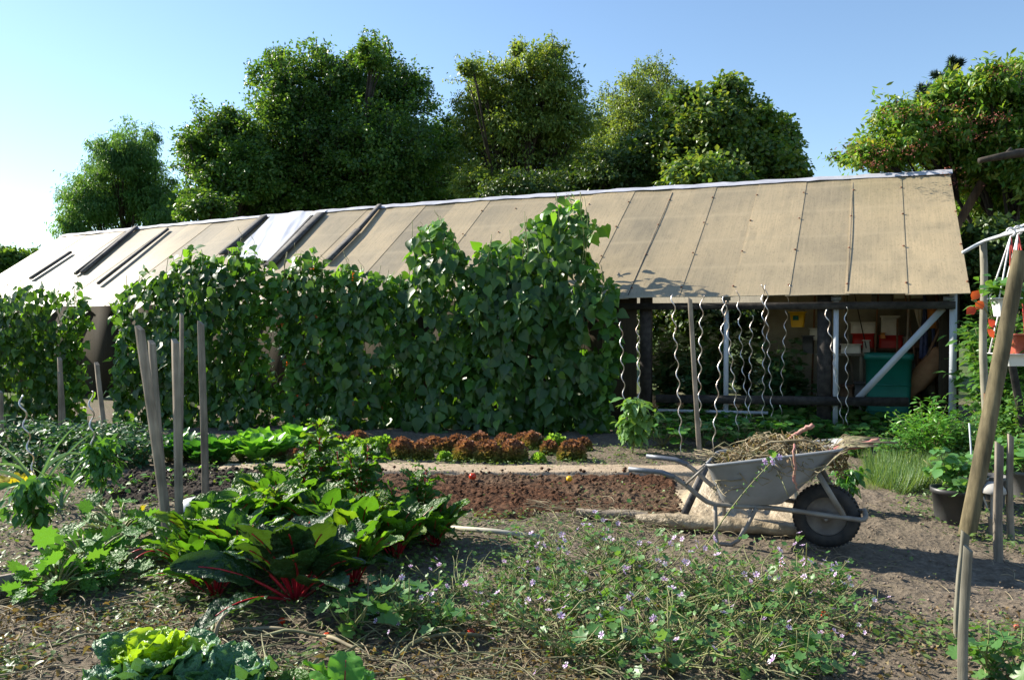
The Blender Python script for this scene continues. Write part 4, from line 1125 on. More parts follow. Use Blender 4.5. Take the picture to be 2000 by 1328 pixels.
# wheel
wheel = MB(); A = np.array(((1, 0, 0), (0, 0, 1), (0, -1, 0)), float)
prof = []
for k in range(17):
    a = R(-118 + 236 * k / 16); prof.append((.146 + .052 * math.cos(a) * 1.03, .048 * math.sin(a)))
wheel.lathe(prof + [prof[0]], 48, (0, 0, RW), A)
for k in range(44):
    a = 6.283 * k / 44
    for s in (-1, 1):
        c = np.array((.1965 * math.cos(a + s * .03), s * .017, RW + .1965 * math.sin(a + s * .03)))
        Mx = np.array(((math.cos(a), 0, -math.sin(a)), (0, 1, 0), (math.sin(a), 0, math.cos(a))))
        wheel.box(c, (.008, .026, .015), Mx)
wo = link('wheel', wheel.mesh('tyre', M['rubber'], True), barrow)
q = MB(); q.lathe([(.118, -.034), (.124, -.03), (.124, -.022), (.108, -.022), (.1, -.012), (.06, -.010), (.03, -.03), (.026, -.046), (.012, -.05), (0, -.05)], 36, (0, 0, RW), A)
q.lathe([(.118, .034), (.124, .03), (.124, .022), (.108, .022), (.1, .012), (.06, .010), (.03, .03), (.026, .046), (.012, .05), (0, .05)], 36, (0, 0, RW), A)
q.build('rim', M['rim'], wo, smooth=True)
q = MB(); q.tube([(0, -.13, RW), (0, .13, RW)], .009, 8); q.build('axle', M['barrow_frame'], wo)
# frame rails
def railw(l): return float(np.interp(l, [-1.35, -.95, -.6, -.2, .25], [.285, .25, .20, .135, .125]))
railpx = [(1228, 916), (1262, 919), (1292, 922), (1318, 932), (1340, 947), (1362, 966), (1380, 979), (1398, 985), (1440, 988), (1500, 991), (1552, 997), (1600, 1004), (1650, 1011), (1680, 1015)]
rail = []
for px, py in railpx:
    p = bw(px, py, -.2)
    for _ in range(3): p = bw(px, py, -railw(p[0]))
    rail.append(p)
rail = np.array(rail)
fr = MB()
guard_l = rail[-1][0]
loop = [rail[-1] + np.array((.02, .008, .002)), rail[-1] + np.array((.032, .03, .012)), np.array((guard_l + .034, 0, rail[-1][2] + .014))]
loop_f = [p * np.array((1, -1, 1)) for p in loop[:-1]][::-1]
full = np.concatenate([rail, loop, loop_f, (rail * np.array((1, -1, 1)))[::-1]])
fr.tube(full, .0155, 10); fr.build('frame', M['barrow_frame'], barrow, smooth=True)
for s in (1, -1):
    q = MB(); h = rail[:4] * np.array((1, s, 1)); q.tube(h, .0172, 10); q.build('handle_grip', M['zinc'], barrow, smooth=True)
# legs
legpx = [(1397, 986), (1398, 1015), (1398, 1045), (1401, 1062), (1408, 1071), (1418, 1074), (1428, 1070), (1442, 1055), (1458, 1030), (1477, 992)]
lp = np.array([bw(px, py, -.215) for px, py in legpx]); lp[:, 2] = np.maximum(lp[:, 2], .012)
for s in (1, -1):
    q = MB(); q.tube(lp * np.array((1, s, 1)), .0125, 8); q.build('leg', M['barrow_frame'], barrow, smooth=True)
q = MB(); q.tube([lp[7] * np.array((1, 1, 1)), lp[7] * np.array((1, -1, 1))], .008, 6); q.build('leg_brace', M['barrow_frame'], barrow)
# struts
sa = bw(1594, 918, -.17); sb_ = bw(1648, 1008, -railw(.1))
ra = bw(1380, 909, -.29); rb = bw(1339, 946, -.25)
for s in (1, -1):
    f = np.array((1, s, 1))
    q = MB(); q.bar(sa * f, sb_ * f, .008, .034, (0, 0, 1)); q.build('front_strut', M['barrow_frame'], barrow)
    q = MB(); q.tube([ra * f, rb * f], .008, 8); q.build('rear_strut', M['barrow_frame'], barrow)
# tray
r0 = bw(1376, 911, -.32); r1 = bw(1650, 880, -.27); b0 = bw(1406, 982, -.2); b1 = bw(1532, 987, -.2)
def trayloop(la, lb, za, zb, wa, wb, rc, n=9):
    pts = []
    cs = [((lb, -wb), 270), ((lb, wb), 0), ((la, wa), 90), ((la, -wa), 180)]
    for (cl, cw), a0 in cs:
        sl_ = -1 if cl == lb else 1; sw = 1 if cw < 0 else -1
        for k in range(n):
            a = R(a0 + 90 * k / (n - 1))
            l = cl + sl_ * rc + rc * math.cos(a); w = cw + sw * rc + rc * math.sin(a)
            pts.append((l, w, za + (zb - za) * (l - la) / (lb - la)))
    return np.array(pts)
zt0, zt1, zb0, zb1 = r0[2], r1[2], b0[2] + .004, b1[2] + .004
rim_ = trayloop(r0[0], r1[0], zt0, zt1, .315, .25, .08)
bot = trayloop(b0[0], b1[0], zb0, zb1, .215, .19, .10)
rings = []
for f in (1, .85, .6, .35, .15, .05): 
    g_ = f ** .9; rings.append(bot * (1 - g_) + rim_ * g_ + np.array((0, 0, 0)))
flat = bot.copy(); c_ = bot.mean(0); flat = c_ + (bot - c_) * np.array((.93, .9, 1)); flat[:, 2] -= .012; rings.append(flat)
q = MB(); q.grid(rings, len(rings), 36, closed=True); q.add(rings[-1], [tuple(range(36))])
inn = [c_ + (r_ - c_) * np.array((.985, .975, 1)) + np.array((0, 0, .006)) for r_ in rings]
q.grid(inn[::-1], len(inn), 36, closed=True); q.add(inn[-1], [tuple(range(36))[::-1]])
q.build('tray', M['barrow'], barrow, smooth=True)
q = MB(); q.tube(np.concatenate([rim_, rim_[:2]]), .010, 8, cap=False); q.build('tray_rim', M['barrow'], barrow, smooth=True)

# heap of pulled stems in the tray
rng = np.random.default_rng(77)
heap = thing('plant_debris', 'tangled heap of dry pulled out stems lying in the wheelbarrow', 'garden waste', tuple(WO), math.atan2(WL.y, WL.x))
st = MB(); lf = MB(); g2 = MB()
def heap_top(l): 
    x = (l - r0[0]) / (r1[0] - r0[0]); return zt0 + (zt1 - zt0) * x - .05 + .155 * np.clip(np.sin(np.clip(x * 1.02 + .03, 0, 1) * math.pi), 0, 1) ** .8
for i in range(430):
    l = rng.uniform(r0[0] + .05, r1[0] + .02); w = rng.normal() * .13; w = max(-.27, min(.27, w))
    hz = heap_top(l) * (1 - .0) - abs(w) * .35 - .16 * rng.random() ** 1.5
    a = rng.normal() * .8; ln = rng.uniform(.08, .42) * (1.0 if i > 40 else 1.6)
    u = np.linspace(-.5, .5, 7)
    P = np.stack([l + np.cos(a) * ln * u, w + np.sin(a) * ln * u, hz + rng.normal() * .25 * ln * u - .35 * ln * u ** 2 + .02 * np.sin(u * 9 + i)], 1) + rng.normal(size=(7, 3)) * .006
    P[:, 2] = np.maximum(P[:, 2], np.interp(P[:, 0], [r0[0] - .1, r0[0], b0[0], b1[0], r1[0], r1[0] + .2], [zt0 + .02, zt0 + .015, zb0 + .03, zb0 + .03, zt1 + .015, zt1 + .03]))
    (st if i % 5 else g2).tube(P, rng.uniform(.0018, .0045) if i > 12 else .0065, 5)
n = 1100; l = rng.uniform(r0[0] + .04, r1[0] + .02, n); w = np.clip(rng.normal(size=n) * .13, -.28, .28)
P = np.stack([l, w, heap_top(l) - np.abs(w) * .35 - .10 * rng.random(n) + .02], 1)
lf.leaves(T_oval(.22, .12, .3), P, rng.normal(size=(n, 3)), rng.normal(size=(n, 3)), rng.uniform(.015, .05, n))
st.build('dry_stems', M['drystem'], heap, smooth=True); g2.build('wilted_stems', M['vine_dead'], heap, smooth=True); lf.build('withered_leaves', M['dryleaf'], heap)
def lstalk(pp, rad, label, m='pink_stalk', w=0.0):
    P = np.array([bw(px, py, w + dw) for px, py, dw in pp]); c = P[0].copy()
    uu = np.linspace(0, len(P) - 1, 14); PP = np.stack([np.interp(uu, range(len(P)), P[:, j]) for j in range(3)], 1) - c
    PP += np.random.default_rng(len(label)).normal(size=PP.shape) * .003
    q = MB(); q.tube(PP, np.interp(uu, range(len(P)), rad), 8)
    o = q.build('root_stalk', M[m], smooth=True); o.location = WO + WL * float(c[0]) + WW * float(c[1]) + Vector((0, 0, float(c[2]))); o.rotation_euler = (0, 0, math.atan2(WL.y, WL.x))
    return tag(o, label, 'stalk')
lstalk([(1598, 884, .0), (1640, 876, 0), (1690, 868, 0), (1718, 858, 0)], [.015, .018, .02, .012], 'thick pink stalk poking out over the front of the wheelbarrow')
lstalk([(1536, 862, .05), (1556, 848, .05), (1576, 836, .05), (1590, 830, .05)], [.011, .013, .016, .014], 'pink stalk sticking up from the top of the heap')
lstalk([(1551, 868, -.30), (1550, 890, -.325), (1553, 915, -.32), (1550, 940, -.31), (1560, 958, -.31)], [.006, .008, .008, .009, .003], 'reddish stalk hanging down over the near side of the tray', 'pink_stalk')
lstalk([(1466, 884, -.1), (1495, 866, -.15), (1560, 858, -.15), (1600, 866, -.15), (1622, 885, -.2), (1630, 912, -.24)], [.006, .007, .007, .006, .006, .003], 'long pale stem arching over the heap and down past the tray front', 'drystem')

# tall mallow stalk leaning past the barrow
b_ = gp(1362, 1090); e_ = at(1516, 893, b_.y - .1)
t = thing('leaning_mallow', 'single tall mallow stalk leaning across the wheelbarrow with flowers at its tip', 'flower', tuple(b_))
u = np.linspace(0, 1, 10); d = np.array(tuple(e_ - b_)); P = d * u[:, None] + np.array((0, 0, 1.0)) * (.04 * np.sin(u * 3.14))[:, None]
q = MB(); q.tube(P, .0055 * (1 - .55 * u), 6); q.build('stem', M['stem'], t)
q = MB(); n = 26; f = .45 + .55 * rng.random(n); q.leaves(L_MALLOW, d * f[:, None] + np.array((0, 0, .03)) + rng.normal(size=(n, 3)) * .015, rng.normal(size=(n, 3)), rng.normal(size=(n, 3)), .012 + .03 * (f > .93) + .008 * rng.random(n)); q.build('leaves', M['mallow'], t)
q = MB()
for k in range(4): flower(q, d * (.93 + .02 * k) + rng.normal(size=3) * .022, unit(np.array((rng.normal() * .5, -1, .4))), .022, rng)
q.build('flowers', M['petal'], t)

# ------------------------------------------------------------------ beige sheet rolled on the soil behind the barrow
b_ = gp(1240, 1026); c_ = gp(1570, 1050)
n = 40; u = np.linspace(0, 1, n); ax = np.array(tuple(c_ - b_))
V = []
for i in range(n):
    rad = .052 * (.55 + .45 * min(1, u[i] * 5)) * (1 + .25 * fbm(np.array([u[i] * 9]), np.array([.3]), 2, 3)[0] * 2)
    for k in range(16):
        a = k * 6.283 / 16; rk = rad * (1 + .35 * fbm(np.array([u[i] * 16]), np.array([math.sin(a) * 2 + 5]), 3, 8)[0])
        V.append(ax * u[i] + np.array((0, rk * math.cos(a) * 1.5, max(rk * math.sin(a) * .95 + .052, .004))))
t = thing('beige_sheet', 'crumpled beige plastic sheet with a rolled edge lying behind the wheelbarrow', 'sheet', tuple(b_))
q = MB(); q.grid(V, n, 16, closed=True); q.build('rolled_edge', M['tarp'], t, smooth=True)
A_ = [gp(1318, 1012), gp(1640, 1045)]; pk = [at(1395, 912, 5.75), at(1575, 935, 5.55)]
nu, nv = 60, 34; V = []
for i in range(nu):
    for j in range(nv):
        uu, vv = i / (nu - 1), j / (nv - 1)
        p = np.array(tuple(A_[0].lerp(A_[1], uu)))
        back = np.array((.16, .95, 0)) * vv
        ridge_h = .24 * (math.exp(-((uu - .24) / .12) ** 2) + .85 * math.exp(-((uu - .78) / .10) ** 2) + .32 * math.exp(-((uu - .5) / .2) ** 2))
        h = ridge_h * math.exp(-((vv - .52) / .22) ** 2) + .03 + .055 * fbm(np.array([uu * 9 + vv * 2]), np.array([vv * 5]), 4, 5)[0] + .02 * abs(math.sin(uu * 24 + vv * 5))
        q_ = p + back - np.array(tuple(b_)); e = min(1, 5 * min(vv, 1 - vv, uu, 1 - uu))
        V.append((q_[0], q_[1] + .03 * math.sin(uu * 13), max(.012, h * e + .012)))
q = MB(); q.grid(V, nu, nv); q.build('crumpled_sheet', M['tarp'], t, smooth=True)
# wooden stick propped on the sheet
a_ = at(1337, 1003, 5.55); b2 = at(1380, 908, 5.85)
q = MB(); q.bar((0, 0, 0), tuple(b2 - a_), .045, .03, (0, -1, 0)); 
o = q.build('propped_board', M['greyplank']); o.location = a_; tag(o, 'short grey board propped aslant against the beige sheet behind the barrow', 'board')
# edging boards and pipe lying on the ground
def lying(p0, p1, w_, h_, nm, label, m, cat='board', z=.0):
    a_, b_ = gp(*p0), gp(*p1); c_ = (a_ + b_) / 2
    q = MB(); n = 8; u = np.linspace(-.5, .5, n); d = np.array(tuple(b_ - a_))
    s = unit(np.cross(d, (0, 0, 1))); V = []
    for i, uu in enumerate(u):
        for x, zz in ((-1, -.4), (-.9, 1), (.9, 1), (1, -.4)): V.append(d * uu + s * w_ / 2 * x + np.array((0, 0, z + h_ * zz + .004 * math.sin(uu * 9))))
    q.grid(V, n, 4, closed=True); q.add(V[:4], [(3, 2, 1, 0)]); q.add(V[-4:], [(0, 1, 2, 3)])
    o = q.build(nm, m); o.location = (c_.x, c_.y, float(gz(c_.x, c_.y)) + .03); return tag(o, label, cat)
lying((-60, 1178), (345, 1088), .035, .085, 'edging_board', 'grey wooden edging board running past the courgette plant at the left', M['stake'])
lying((1125, 1012), (1265, 1016), .10, .03, 'edging_board', 'grey board end sticking out left of the beige sheet', M['stake'])
a_, b_ = gp(872, 1046), gp(1062, 1066)
q = MB(); q.tube([(0, 0, 0), tuple((b_ - a_) * .5 + Vector((0, 0, .008))), tuple(b_ - a_)], .017, 12); o = q.build('round_pole', M['pole']); o.location = a_ + Vector((0, 0, .055)); tag(o, 'pale round pole lying on the soil right of the chard', 'pole')
# white tub
p = gp(375, 1014)
q = MB(); V = []
for i in range(13):
    for k in range(24):
        th = R(90 * i / 12); a = k * 6.283 / 24; rr_ = .115 * math.sin(th) ** .85
        V.append((rr_ * math.cos(a) * 1.15, rr_ * math.sin(a), .165 * math.cos(th) ** .8))
q.grid(V, 13, 24, closed=True)
q.lathe([(.02, .163), (.026, .168), (.022, .172), (0, .172)], 16)
o = q.build('white_tub', M['whiteplastic'], smooth=True); o.location = (p.x, p.y, float(gz(p.x, p.y)) - .01); o.rotation_euler = (0, R(12), 0); tag(o, 'smooth white rounded tub upside down on the soil behind the chard', 'tub')

# ------------------------------------------------------------------ vegetables
def spot(px, py): return gp(px, py)
rz = random.Random(9)
# red and green frilly lettuces along the path
LR = [lollo(s, M['lollo']) for s in (1, 2, 3)]; LG = [lollo(s, M['lollo_green'], 300, .15, .17) for s in (4, 5)]
front = [(1117, 896, 1.15, 'right end of the row, standing apart'), (1074, 886, .9, 'half hidden behind the small pale lettuce'), (1000, 898, 1.1, 'just left of the small pale lettuce'), (953, 898, 1.1, 'middle of the front row, fourth from the right end'),
         (911, 896, 1.2, 'largest of the front row, above the red tomato on the compost'), (868, 884, .9, 'behind the small bright green lettuce'), (822, 896, 1.1, 'left of the small bright green lettuce'), (784, 896, 1.0, 'next to the pale green frilly lettuces, first to their right'),
         (546, 896, .85, 'far left end beside the broad leaved green lettuces'), (578, 900, .6, 'half behind the tall chard top')]
for x, y, s, w in front: plant('red_lettuce', rz.choice(LR), spot(x, y), rz.random() * 6, s * rz.uniform(.85, 1.08), 'red frilly lettuce ' + w, 'lettuce', 'red frilly lettuces')
back = [(1040, 874, .95, 'between the two right hand front ones'), (1022, 870, .8, 'small one close to the bean wall'), (985, 876, .95, 'second row behind the fourth from the right'), (937, 874, .9, 'second row right of the largest one'), (892, 880, 1.0, 'tucked just behind the largest one'),
        (845, 882, .95, 'second row above the small bright green lettuce'), (700, 868, .95, 'behind the pale green frilly lettuces'), (668, 884, .9, 'left of the pale green frilly lettuces'), (614, 880, .8, 'seen left of the tall chard tip'), (1140, 878, .8, 'hindmost at the right end of the row')]
for x, y, s, w in back: plant('red_lettuce', rz.choice(LR), spot(x, y), rz.random() * 6, s * rz.uniform(.85, 1.08), 'red frilly lettuce ' + w, 'lettuce', 'red frilly lettuces')
for x, y, s, w in [(722, 896, 1.0, 'right one of the bright pair left of the red row'), (690, 890, .95, 'behind the chard tip, left of the bright pair'), (748, 892, 1.05, 'touching the first red lettuce'), (1082, 878, .9, 'standing behind the red ones near the right end'), (655, 886, .8, 'smallest, half hidden by the chard tip')]:
    plant('green_lettuce', rz.choice(LG), spot(x, y), rz.random() * 6, s, 'light green frilly lettuce ' + w, 'lettuce', 'green frilly lettuces')
for x, y, w in [(867, 900, 'left of the largest red one'), (1052, 902, 'right of the front row middle')]:
    plant('young_lettuce', LG[0], spot(x, y), rz.random() * 6, .5, 'small young pale lettuce ' + w, 'lettuce', 'young lettuces')
COS = [rosette(s, 24, .36, .16, M['cos'], (.8, 1.5), .12, .75, .012, .004, .3, M['lollo_green'], .006, 9, 7, .95, .55) for s in (21, 22, 23)]
SPI = [rosette(s, 24, .38, .15, M['spinach'], (.75, 1.45), .2, .8, .012, .004, .3, M['stem'], .005, 9, 7, .9, .6) for s in (31, 32)]
for x, y, s, w in [(438, 900, 1.0, 'first at the left end of the bright row'), (470, 894, 1.0, 'second from the left of the bright row'), (503, 902, 1.05, 'middle of the bright row, in front'), (538, 896, 1.0, 'beside the leftmost red frilly lettuce'), (575, 880, 1.15, 'tallest at the right end of the bright row'), (520, 880, 1.0, 'second row behind the middle one'), (486, 878, .9, 'second row left')]:
    plant('broad_lettuce', rz.choice(COS), spot(x, y), rz.random() * 6, s, 'bright green broad leaved lettuce ' + w, 'lettuce', 'broad leaved lettuces')
for x, y, s, w in [(332, 900, 1.0, 'seen left of the two upright stakes'), (365, 896, 1.0, 'between the thin stake and the straight stake'), (386, 904, .9, 'directly behind the straight stake'), (414, 902, 1.0, 'next to the bright lettuce row'), (350, 880, .9, 'second row near the bean wall')]:
    plant('spinach', rz.choice(SPI), spot(x, y), rz.random() * 6, s, 'dark green leafy spinach plant ' + w, 'vegetable', 'spinach plants')

# chard patch
plant('red_chard', rosette(41, 25, .60, .20, M['chard_dark'], (.5, 1.54), .36, .9, .006, .012, .22, M['red_stalk'], .0085, 16, 12, .74, .6, .006), spot(578, 1172), 2.1, 1.1, 'big dark leaved chard with vivid red stalks at the front of the patch', 'chard', 'chard plants')
CH = [chard(s, 19, .50, .16) for s in (42, 43, 44)]
BC = [bolted_chard(s, .62, 60) for s in (51, 52, 53)]
for x, y, s, w in [(402, 1110, 1.0, 'at the left front of the patch beside the fallen red stalks'), (462, 1128, .95, 'left of the big dark one, nearest the camera'), (448, 1075, 1.0, 'in front of the white tub'), (500, 1070, 1.05, 'behind the big dark one on its left'), (545, 1030, 1.05, 'in the middle of the patch'),
                   (505, 1035, .9, 'at the back left of the patch right of the white tub'), (700, 1095, 1.0, 'right behind the big dark one'), (770, 1090, .9, 'in the shade at the right side of the patch'), (640, 1070, 1.0, 'directly behind the big dark one'), (850, 1066, .75, 'low one at the right tip of the patch'), (385, 1142, .8, 'below the fallen red stalks at the front left'), (420, 1165, .7, 'lowest at the front left of the big dark one'), (690, 1140, .85, 'at the front right beside the big dark one')]:
    plant('red_chard', rz.choice(CH), spot(x, y), rz.random() * 6, s * 1.1, 'red stalked chard ' + w, 'chard', 'chard plants')
for x, y, s, w in [(628, 985, 1.05, 'tallest, bolted in the middle back and reaching the lettuces'), (590, 1010, .85, 'bolted, left of the tallest one'), (712, 1050, 1.0, 'bolted, right of the tallest one'), (826, 1062, .78, 'bolted, at the right end of the patch'), (665, 1010, .85, 'bolted, close right of the tallest'), (768, 1066, .6, 'short bolted, second from the right end'), (540, 1075, .62, 'short bolted, directly behind the big dark one'), (470, 1085, .55, 'short bolted, left of the middle of the patch'), (420, 1110, .4, 'short bolted, near the fallen red stalks'), (740, 1085, .6, 'short bolted, right of the big dark one'), (520, 1020, .7, 'bolted, at the back right of the white tub')]:
    plant('bolted_chard', rz.choice(BC), spot(x, y), rz.random() * 6, s, 'chard ' + w, 'chard', 'chard plants')
# pulled, wilted chard lying beside the stakes
q = MB(); rng = np.random.default_rng(61)
t = thing('fallen_chard', 'wilted red chard stalks sprawling at the foot of the leaning stakes', 'chard', tuple(spot(330, 1120)))
lv = MB()
for k in range(10):
    a = k * .9 + rng.normal() * .2; big_leaf(lv, q, (0, 0, .12), a, .5 + rng.normal() * .3, rng.uniform(.22, .34), .06, rng, .7, 1.6, .01, .004, .2, 7, 5, sr=.008)
lv.build('leaves', M['chard'], t, smooth=True); q.build('stalks', M['red_stalk'], t, smooth=True)
# low chard in the bottom foreground and cabbages
plant('red_chard', rosette(71, 12, .34, .19, M['cos'], (.25, 1.3), .25, 1.0, .014, .010, .25, M['red_stalk'], .006, 14, 10, .85, .55, .006), spot(672, 1378), .6, .8, 'low light green chard at the bottom edge of the picture', 'chard', 'chard plants')
plant('red_chard', rosette(72, 9, .30, .17, M['chard'], (.25, 1.2), .25, 1.0, .012, .009, .25, M['red_stalk'], .005, 14, 10, .85, .55, .006), spot(570, 1395), 1.6, .8, 'low chard at the bottom edge right of the blue green cabbage', 'chard', 'chard plants')
plant('savoy_cabbage', savoy(81, .20), spot(304, 1372), .3, 1.0, 'savoy cabbage with a glowing yellow green heart at the bottom left', 'cabbage', 'savoy cabbages')
plant('savoy_cabbage', savoy(82, .16, False), spot(436, 1388), 1.3, .95, 'blue green crinkled cabbage without a bright heart beside the yellow hearted one', 'cabbage', 'savoy cabbages')
# courgettes, peppers, leeks at the left
for x, y, s, sd, w in [(232, 1068, 1.0, 91, 'upper one with a pale frosted leaf near the leaning stake'), (165, 1130, .95, 92, 'middle one beside the edging board'), (112, 1165, .8, 93, 'lowest one nearest the left edge')]:
    plant('courgette', zucchini(sd), spot(x, y), rz.random() * 6, s, 'courgette plant with jagged leaves, ' + w, 'vegetable', 'courgette plants')
plant('pepper_plant', pepper(101, .52, 'pepper', 330, .085), spot(190, 1000), .3, 1.0, 'slender green pepper plant growing up the thick spiral stake', 'pepper plant', 'pepper plants')
plant('pepper_plant', pepper(102, .34, 'pepper', 260, .085), spot(58, 1050), 1.3, 1.15, 'low dark pepper plant in front of the leeks at the left edge', 'pepper plant', 'pepper plants')
plant('pepper_plant', pepper(103, .62, 'pepper_pale', 330, .14), spot(1235, 888), 2.3, 1.0, 'pale pepper plant with drooping leaves standing right of the bean wall', 'pepper plant', 'pepper plants')
plant('pepper_plant', pepper(104, .40, 'pepper', 170, .10), spot(1655, 1000), 4.1, .85, 'small bright plant seen just above the wheelbarrow wheel', 'pepper plant', 'pepper plants')
LK = [leek(s) for s in (111, 112)]
for x, y, s, w in [(72, 985, 1.0, 'beside the thick spiral stake'), (120, 1000, .7, 'right of the low pepper plant with flopping leaves')]:
    plant('leek', rz.choice(LK), spot(x, y), rz.random() * 3, s, 'blue green leek ' + w, 'leek', 'leeks')
plant('red_chard', rosette(115, 8, .3, .13, M['yellow_leaf'], (.8, 1.4), .3, .8, .012, .006, .25, M['red_stalk'], .005), spot(38, 960), .6, .9, 'chard with yellowed leaves behind the leeks', 'chard', 'chard plants')
# bushy bed at the far left
PT = [bush(s, .36, .42, 420, T_oval(.28, .06, .2), .075, 'potato', 15) for s in (121, 122, 123)]
for x, y, s, w in [(20, 900, 1.1, 'at the left edge in front of the bean clump'), (75, 890, 1.05, 'behind the leeks'), (130, 900, 1.0, 'left of the thick spiral in the pepper'), (180, 888, 1.0, 'behind the pepper on the spiral stake'), (225, 905, 1.05, 'right of the pepper on the spiral stake'), (270, 912, .95, 'next to the leaning stakes'), (262, 880, .9, 'second row next to the leaning stakes'), (60, 930, .9, 'front row behind the spiral among the leeks'), (150, 935, .8, 'front row left of the pepper plant')]:
    plant('bushy_plant', rz.choice(PT), spot(x, y), rz.random() * 6, s, 'dense dusky green bushy plant ' + w, 'plant', 'bushy plants in the far left bed')
BR = [rosette(s, 14, .34, .2, M['brassica'], (.3, 1.3), .3, .7, .015, .006, .2, M['leek'], .006) for s in (131, 132)]
for x, y, s, w in [(150, 862, 1.1, 'between the crossed stakes and the leaning one'), (205, 860, 1.0, 'under the bare stretch of shed wall'), (95, 860, 1.0, 'in front of the crossed pair of stakes')]:
    plant('brassica', rz.choice(BR), spot(x, y), rz.random() * 6, s, 'blue grey leafy brassica ' + w, 'vegetable', 'brassicas at the back left')
# strawberries along the open bay
ST = [strawberry(s) for s in range(141, 146)]
rs = random.Random(5); k = 0
for row, (y, n) in enumerate(((872, 17), (856, 17), (843, 16), (832, 15))):
    for i in range(n):
        x = 1278 + (1770 - 1278) * (i + .5) / n + rs.uniform(-8, 8)
        if y > 865 and 1330 < x < 1345: continue
        plant('strawberry_plant', ST[rs.randrange(5)], spot(x, y + rs.uniform(-4, 4)), rs.random() * 6, rs.uniform(.95, 1.25), 'dark green strawberry plant in the row in front of the open shed bay', 'plant', 'strawberry plants along the shed')
# right hand shrubs and herbs
MG = bush(151, .42, .62, 1500, T_oval(.13, .04, .15), .075, 'marigold', 26, -.3)
plant('marigold_bush', MG, spot(1818, 905), .4, 1.05, 'bright green feathery bush in front of the right end of the shed', 'shrub', 'leafy herbs by the shed corner')
plant('marigold_bush', bush(152, .4, .5, 1500, L_OVAL, .05, 'basil', 24, -.1), spot(1880, 905), 1.4, 1.12, 'dense small leaved green bush behind the leaning log', 'shrub', 'leafy herbs by the shed corner')
plant('marigold_bush', bush(153, .28, .32, 520, L_OVAL, .05, 'basil', 16), spot(1745, 905), 2.4, 1.0, 'low small leaved herb left of the feathery bush', 'shrub', 'leafy herbs by the shed corner')
plant('marigold_bush', bush(154, .22, .26, 260, L_OVAL, .055, 'basil', 12), spot(1668, 890), 2.9, 1.0, 'small leafy herb just behind the front of the wheelbarrow', 'shrub', 'leafy herbs by the shed corner')
plant('marigold_bush', bush(155, .34, .42, 420, L_WIDE, .12, 'basil', 12), spot(1985, 930), .9, 1.0, 'broad leaved plant at the right edge behind the stakes', 'shrub', 'leafy herbs by the shed corner')
plant('marigold_bush', bush(156, .5, .8, 1000, T_oval(.2, .05, .2), .085, 'shrub', 20), spot(1990, 900), 2.9, 1.0, 'taller leafy bush at the right edge below the hanging pots', 'shrub', 'leafy herbs by the shed corner')
# feathery grass and short grass
def grass(label, poly, n, hmin, hmax, m, nm, seed, droop=.5):
    rng = np.random.default_rng(seed); P = []
    x0, y0 = np.min(poly, 0); x1, y1 = np.max(poly, 0)
    A_ = np.stack([rng.uniform(x0, x1, n * 3), rng.uniform(y0, y1, n * 3)], 1); A_ = A_[inside(A_, poly)][:n]
    W_ = np.array([tuple(gp(*p)) for p in A_]); W_[:, 2] = gz(W_[:, 0], W_[:, 1]) + .005
    kk = fbm(W_[:, 0] * 2.5, W_[:, 1] * 2.5, 3, seed) > -.12; W_ = W_[kk]; a = rng.random(len(W_)) * 6.283
    tip = np.stack([np.cos(a) * droop, np.sin(a) * droop, np.ones(len(W_))], 1)
    mb = MB(); mb.leaves(L_BLADE, W_, np.stack([np.cos(a), np.sin(a), .2 + 0 * a], 1), tip, rng.uniform(hmin, hmax, len(W_)))
    return tag(mb.build(nm, M[m]), label, 'grass', kind='stuff')
grass('feathery dill like herb growing in front of the leafy bush', [(1690, 905), (1880, 905), (1870, 945), (1760, 968), (1700, 950)], 5200, .08, .24, 'grassy', 'feathery_herb', 161, .9)
grass('short light green grass at the edge of the soil right of the wheelbarrow', [(1640, 905), (1800, 930), (1800, 962), (1690, 958)], 4500, .02, .06, 'lawn', 'short_grass', 162)

# seedlings in the dark bed
SD = [bush(s, .05, .08, 9, L_WIDE, .05, 'cos', 4) for s in (171, 172)]
for x, y in [(366, 990), (300, 945), (318, 960), (372, 945), (345, 930), (470, 938), (430, 955), (520, 952), (408, 925), (260, 955), (292, 985), (445, 985), (560, 936), (232, 975)]:
    plant('seedling', rz.choice(SD), spot(x, y), rz.random() * 6, rz.uniform(.7, 1.4), 'tiny green seedling sprouting in the dark tilled bed', 'seedling', 'seedlings in the dark bed', z0=.03)

# mallow weeds over the right foreground
ML = [mallow(s, .235, .30, 13, 80, 4) for s in range(181, 187)]
rng = np.random.default_rng(7); pts = []
reg = [[(860, 1170), (1060, 1095), (1230, 1095), (1330, 1150), (1640, 1165), (1670, 1220), (1640, 1330), (1100, 1345), (1000, 1240), (800, 1235), (700, 1220)]]
tries = 0
while len(pts) < 43 and tries < 4000:
    tries += 1
    x = rng.uniform(700, 1680); y = 1045 + 300 * rng.random() ** .9
    if not inside(np.array([[x, y]]), reg[0])[0]: continue
    if 1560 < x and y < 1160: continue
    p = gp(x, y)
    if min([9] + [(p.x - a) ** 2 + (p.y - b) ** 2 for a, b, _, _ in pts]) < .04: continue
    pts.append((p.x, p.y, x, y))
for i, (x, y, px, py) in enumerate(pts):
    s = rng.uniform(.75, 1.15) * (1.0 if 1050 < px < 1520 else .72)
    plant('mallow_plant', ML[int(rng.integers(6))], (x, y), rng.random() * 6.28, s, 'straggling green mallow weed with small pale purple flowers in the right foreground', 'flower', 'mallow weeds in the foreground')
BL = [mallow(s, .26, .16, 5, 26, 1) for s in (191, 192)]
BLF = [bush(s, .15, .25, 34, L_MALLOW, .085, 'mallow', 8) for s in (193, 194, 195)]
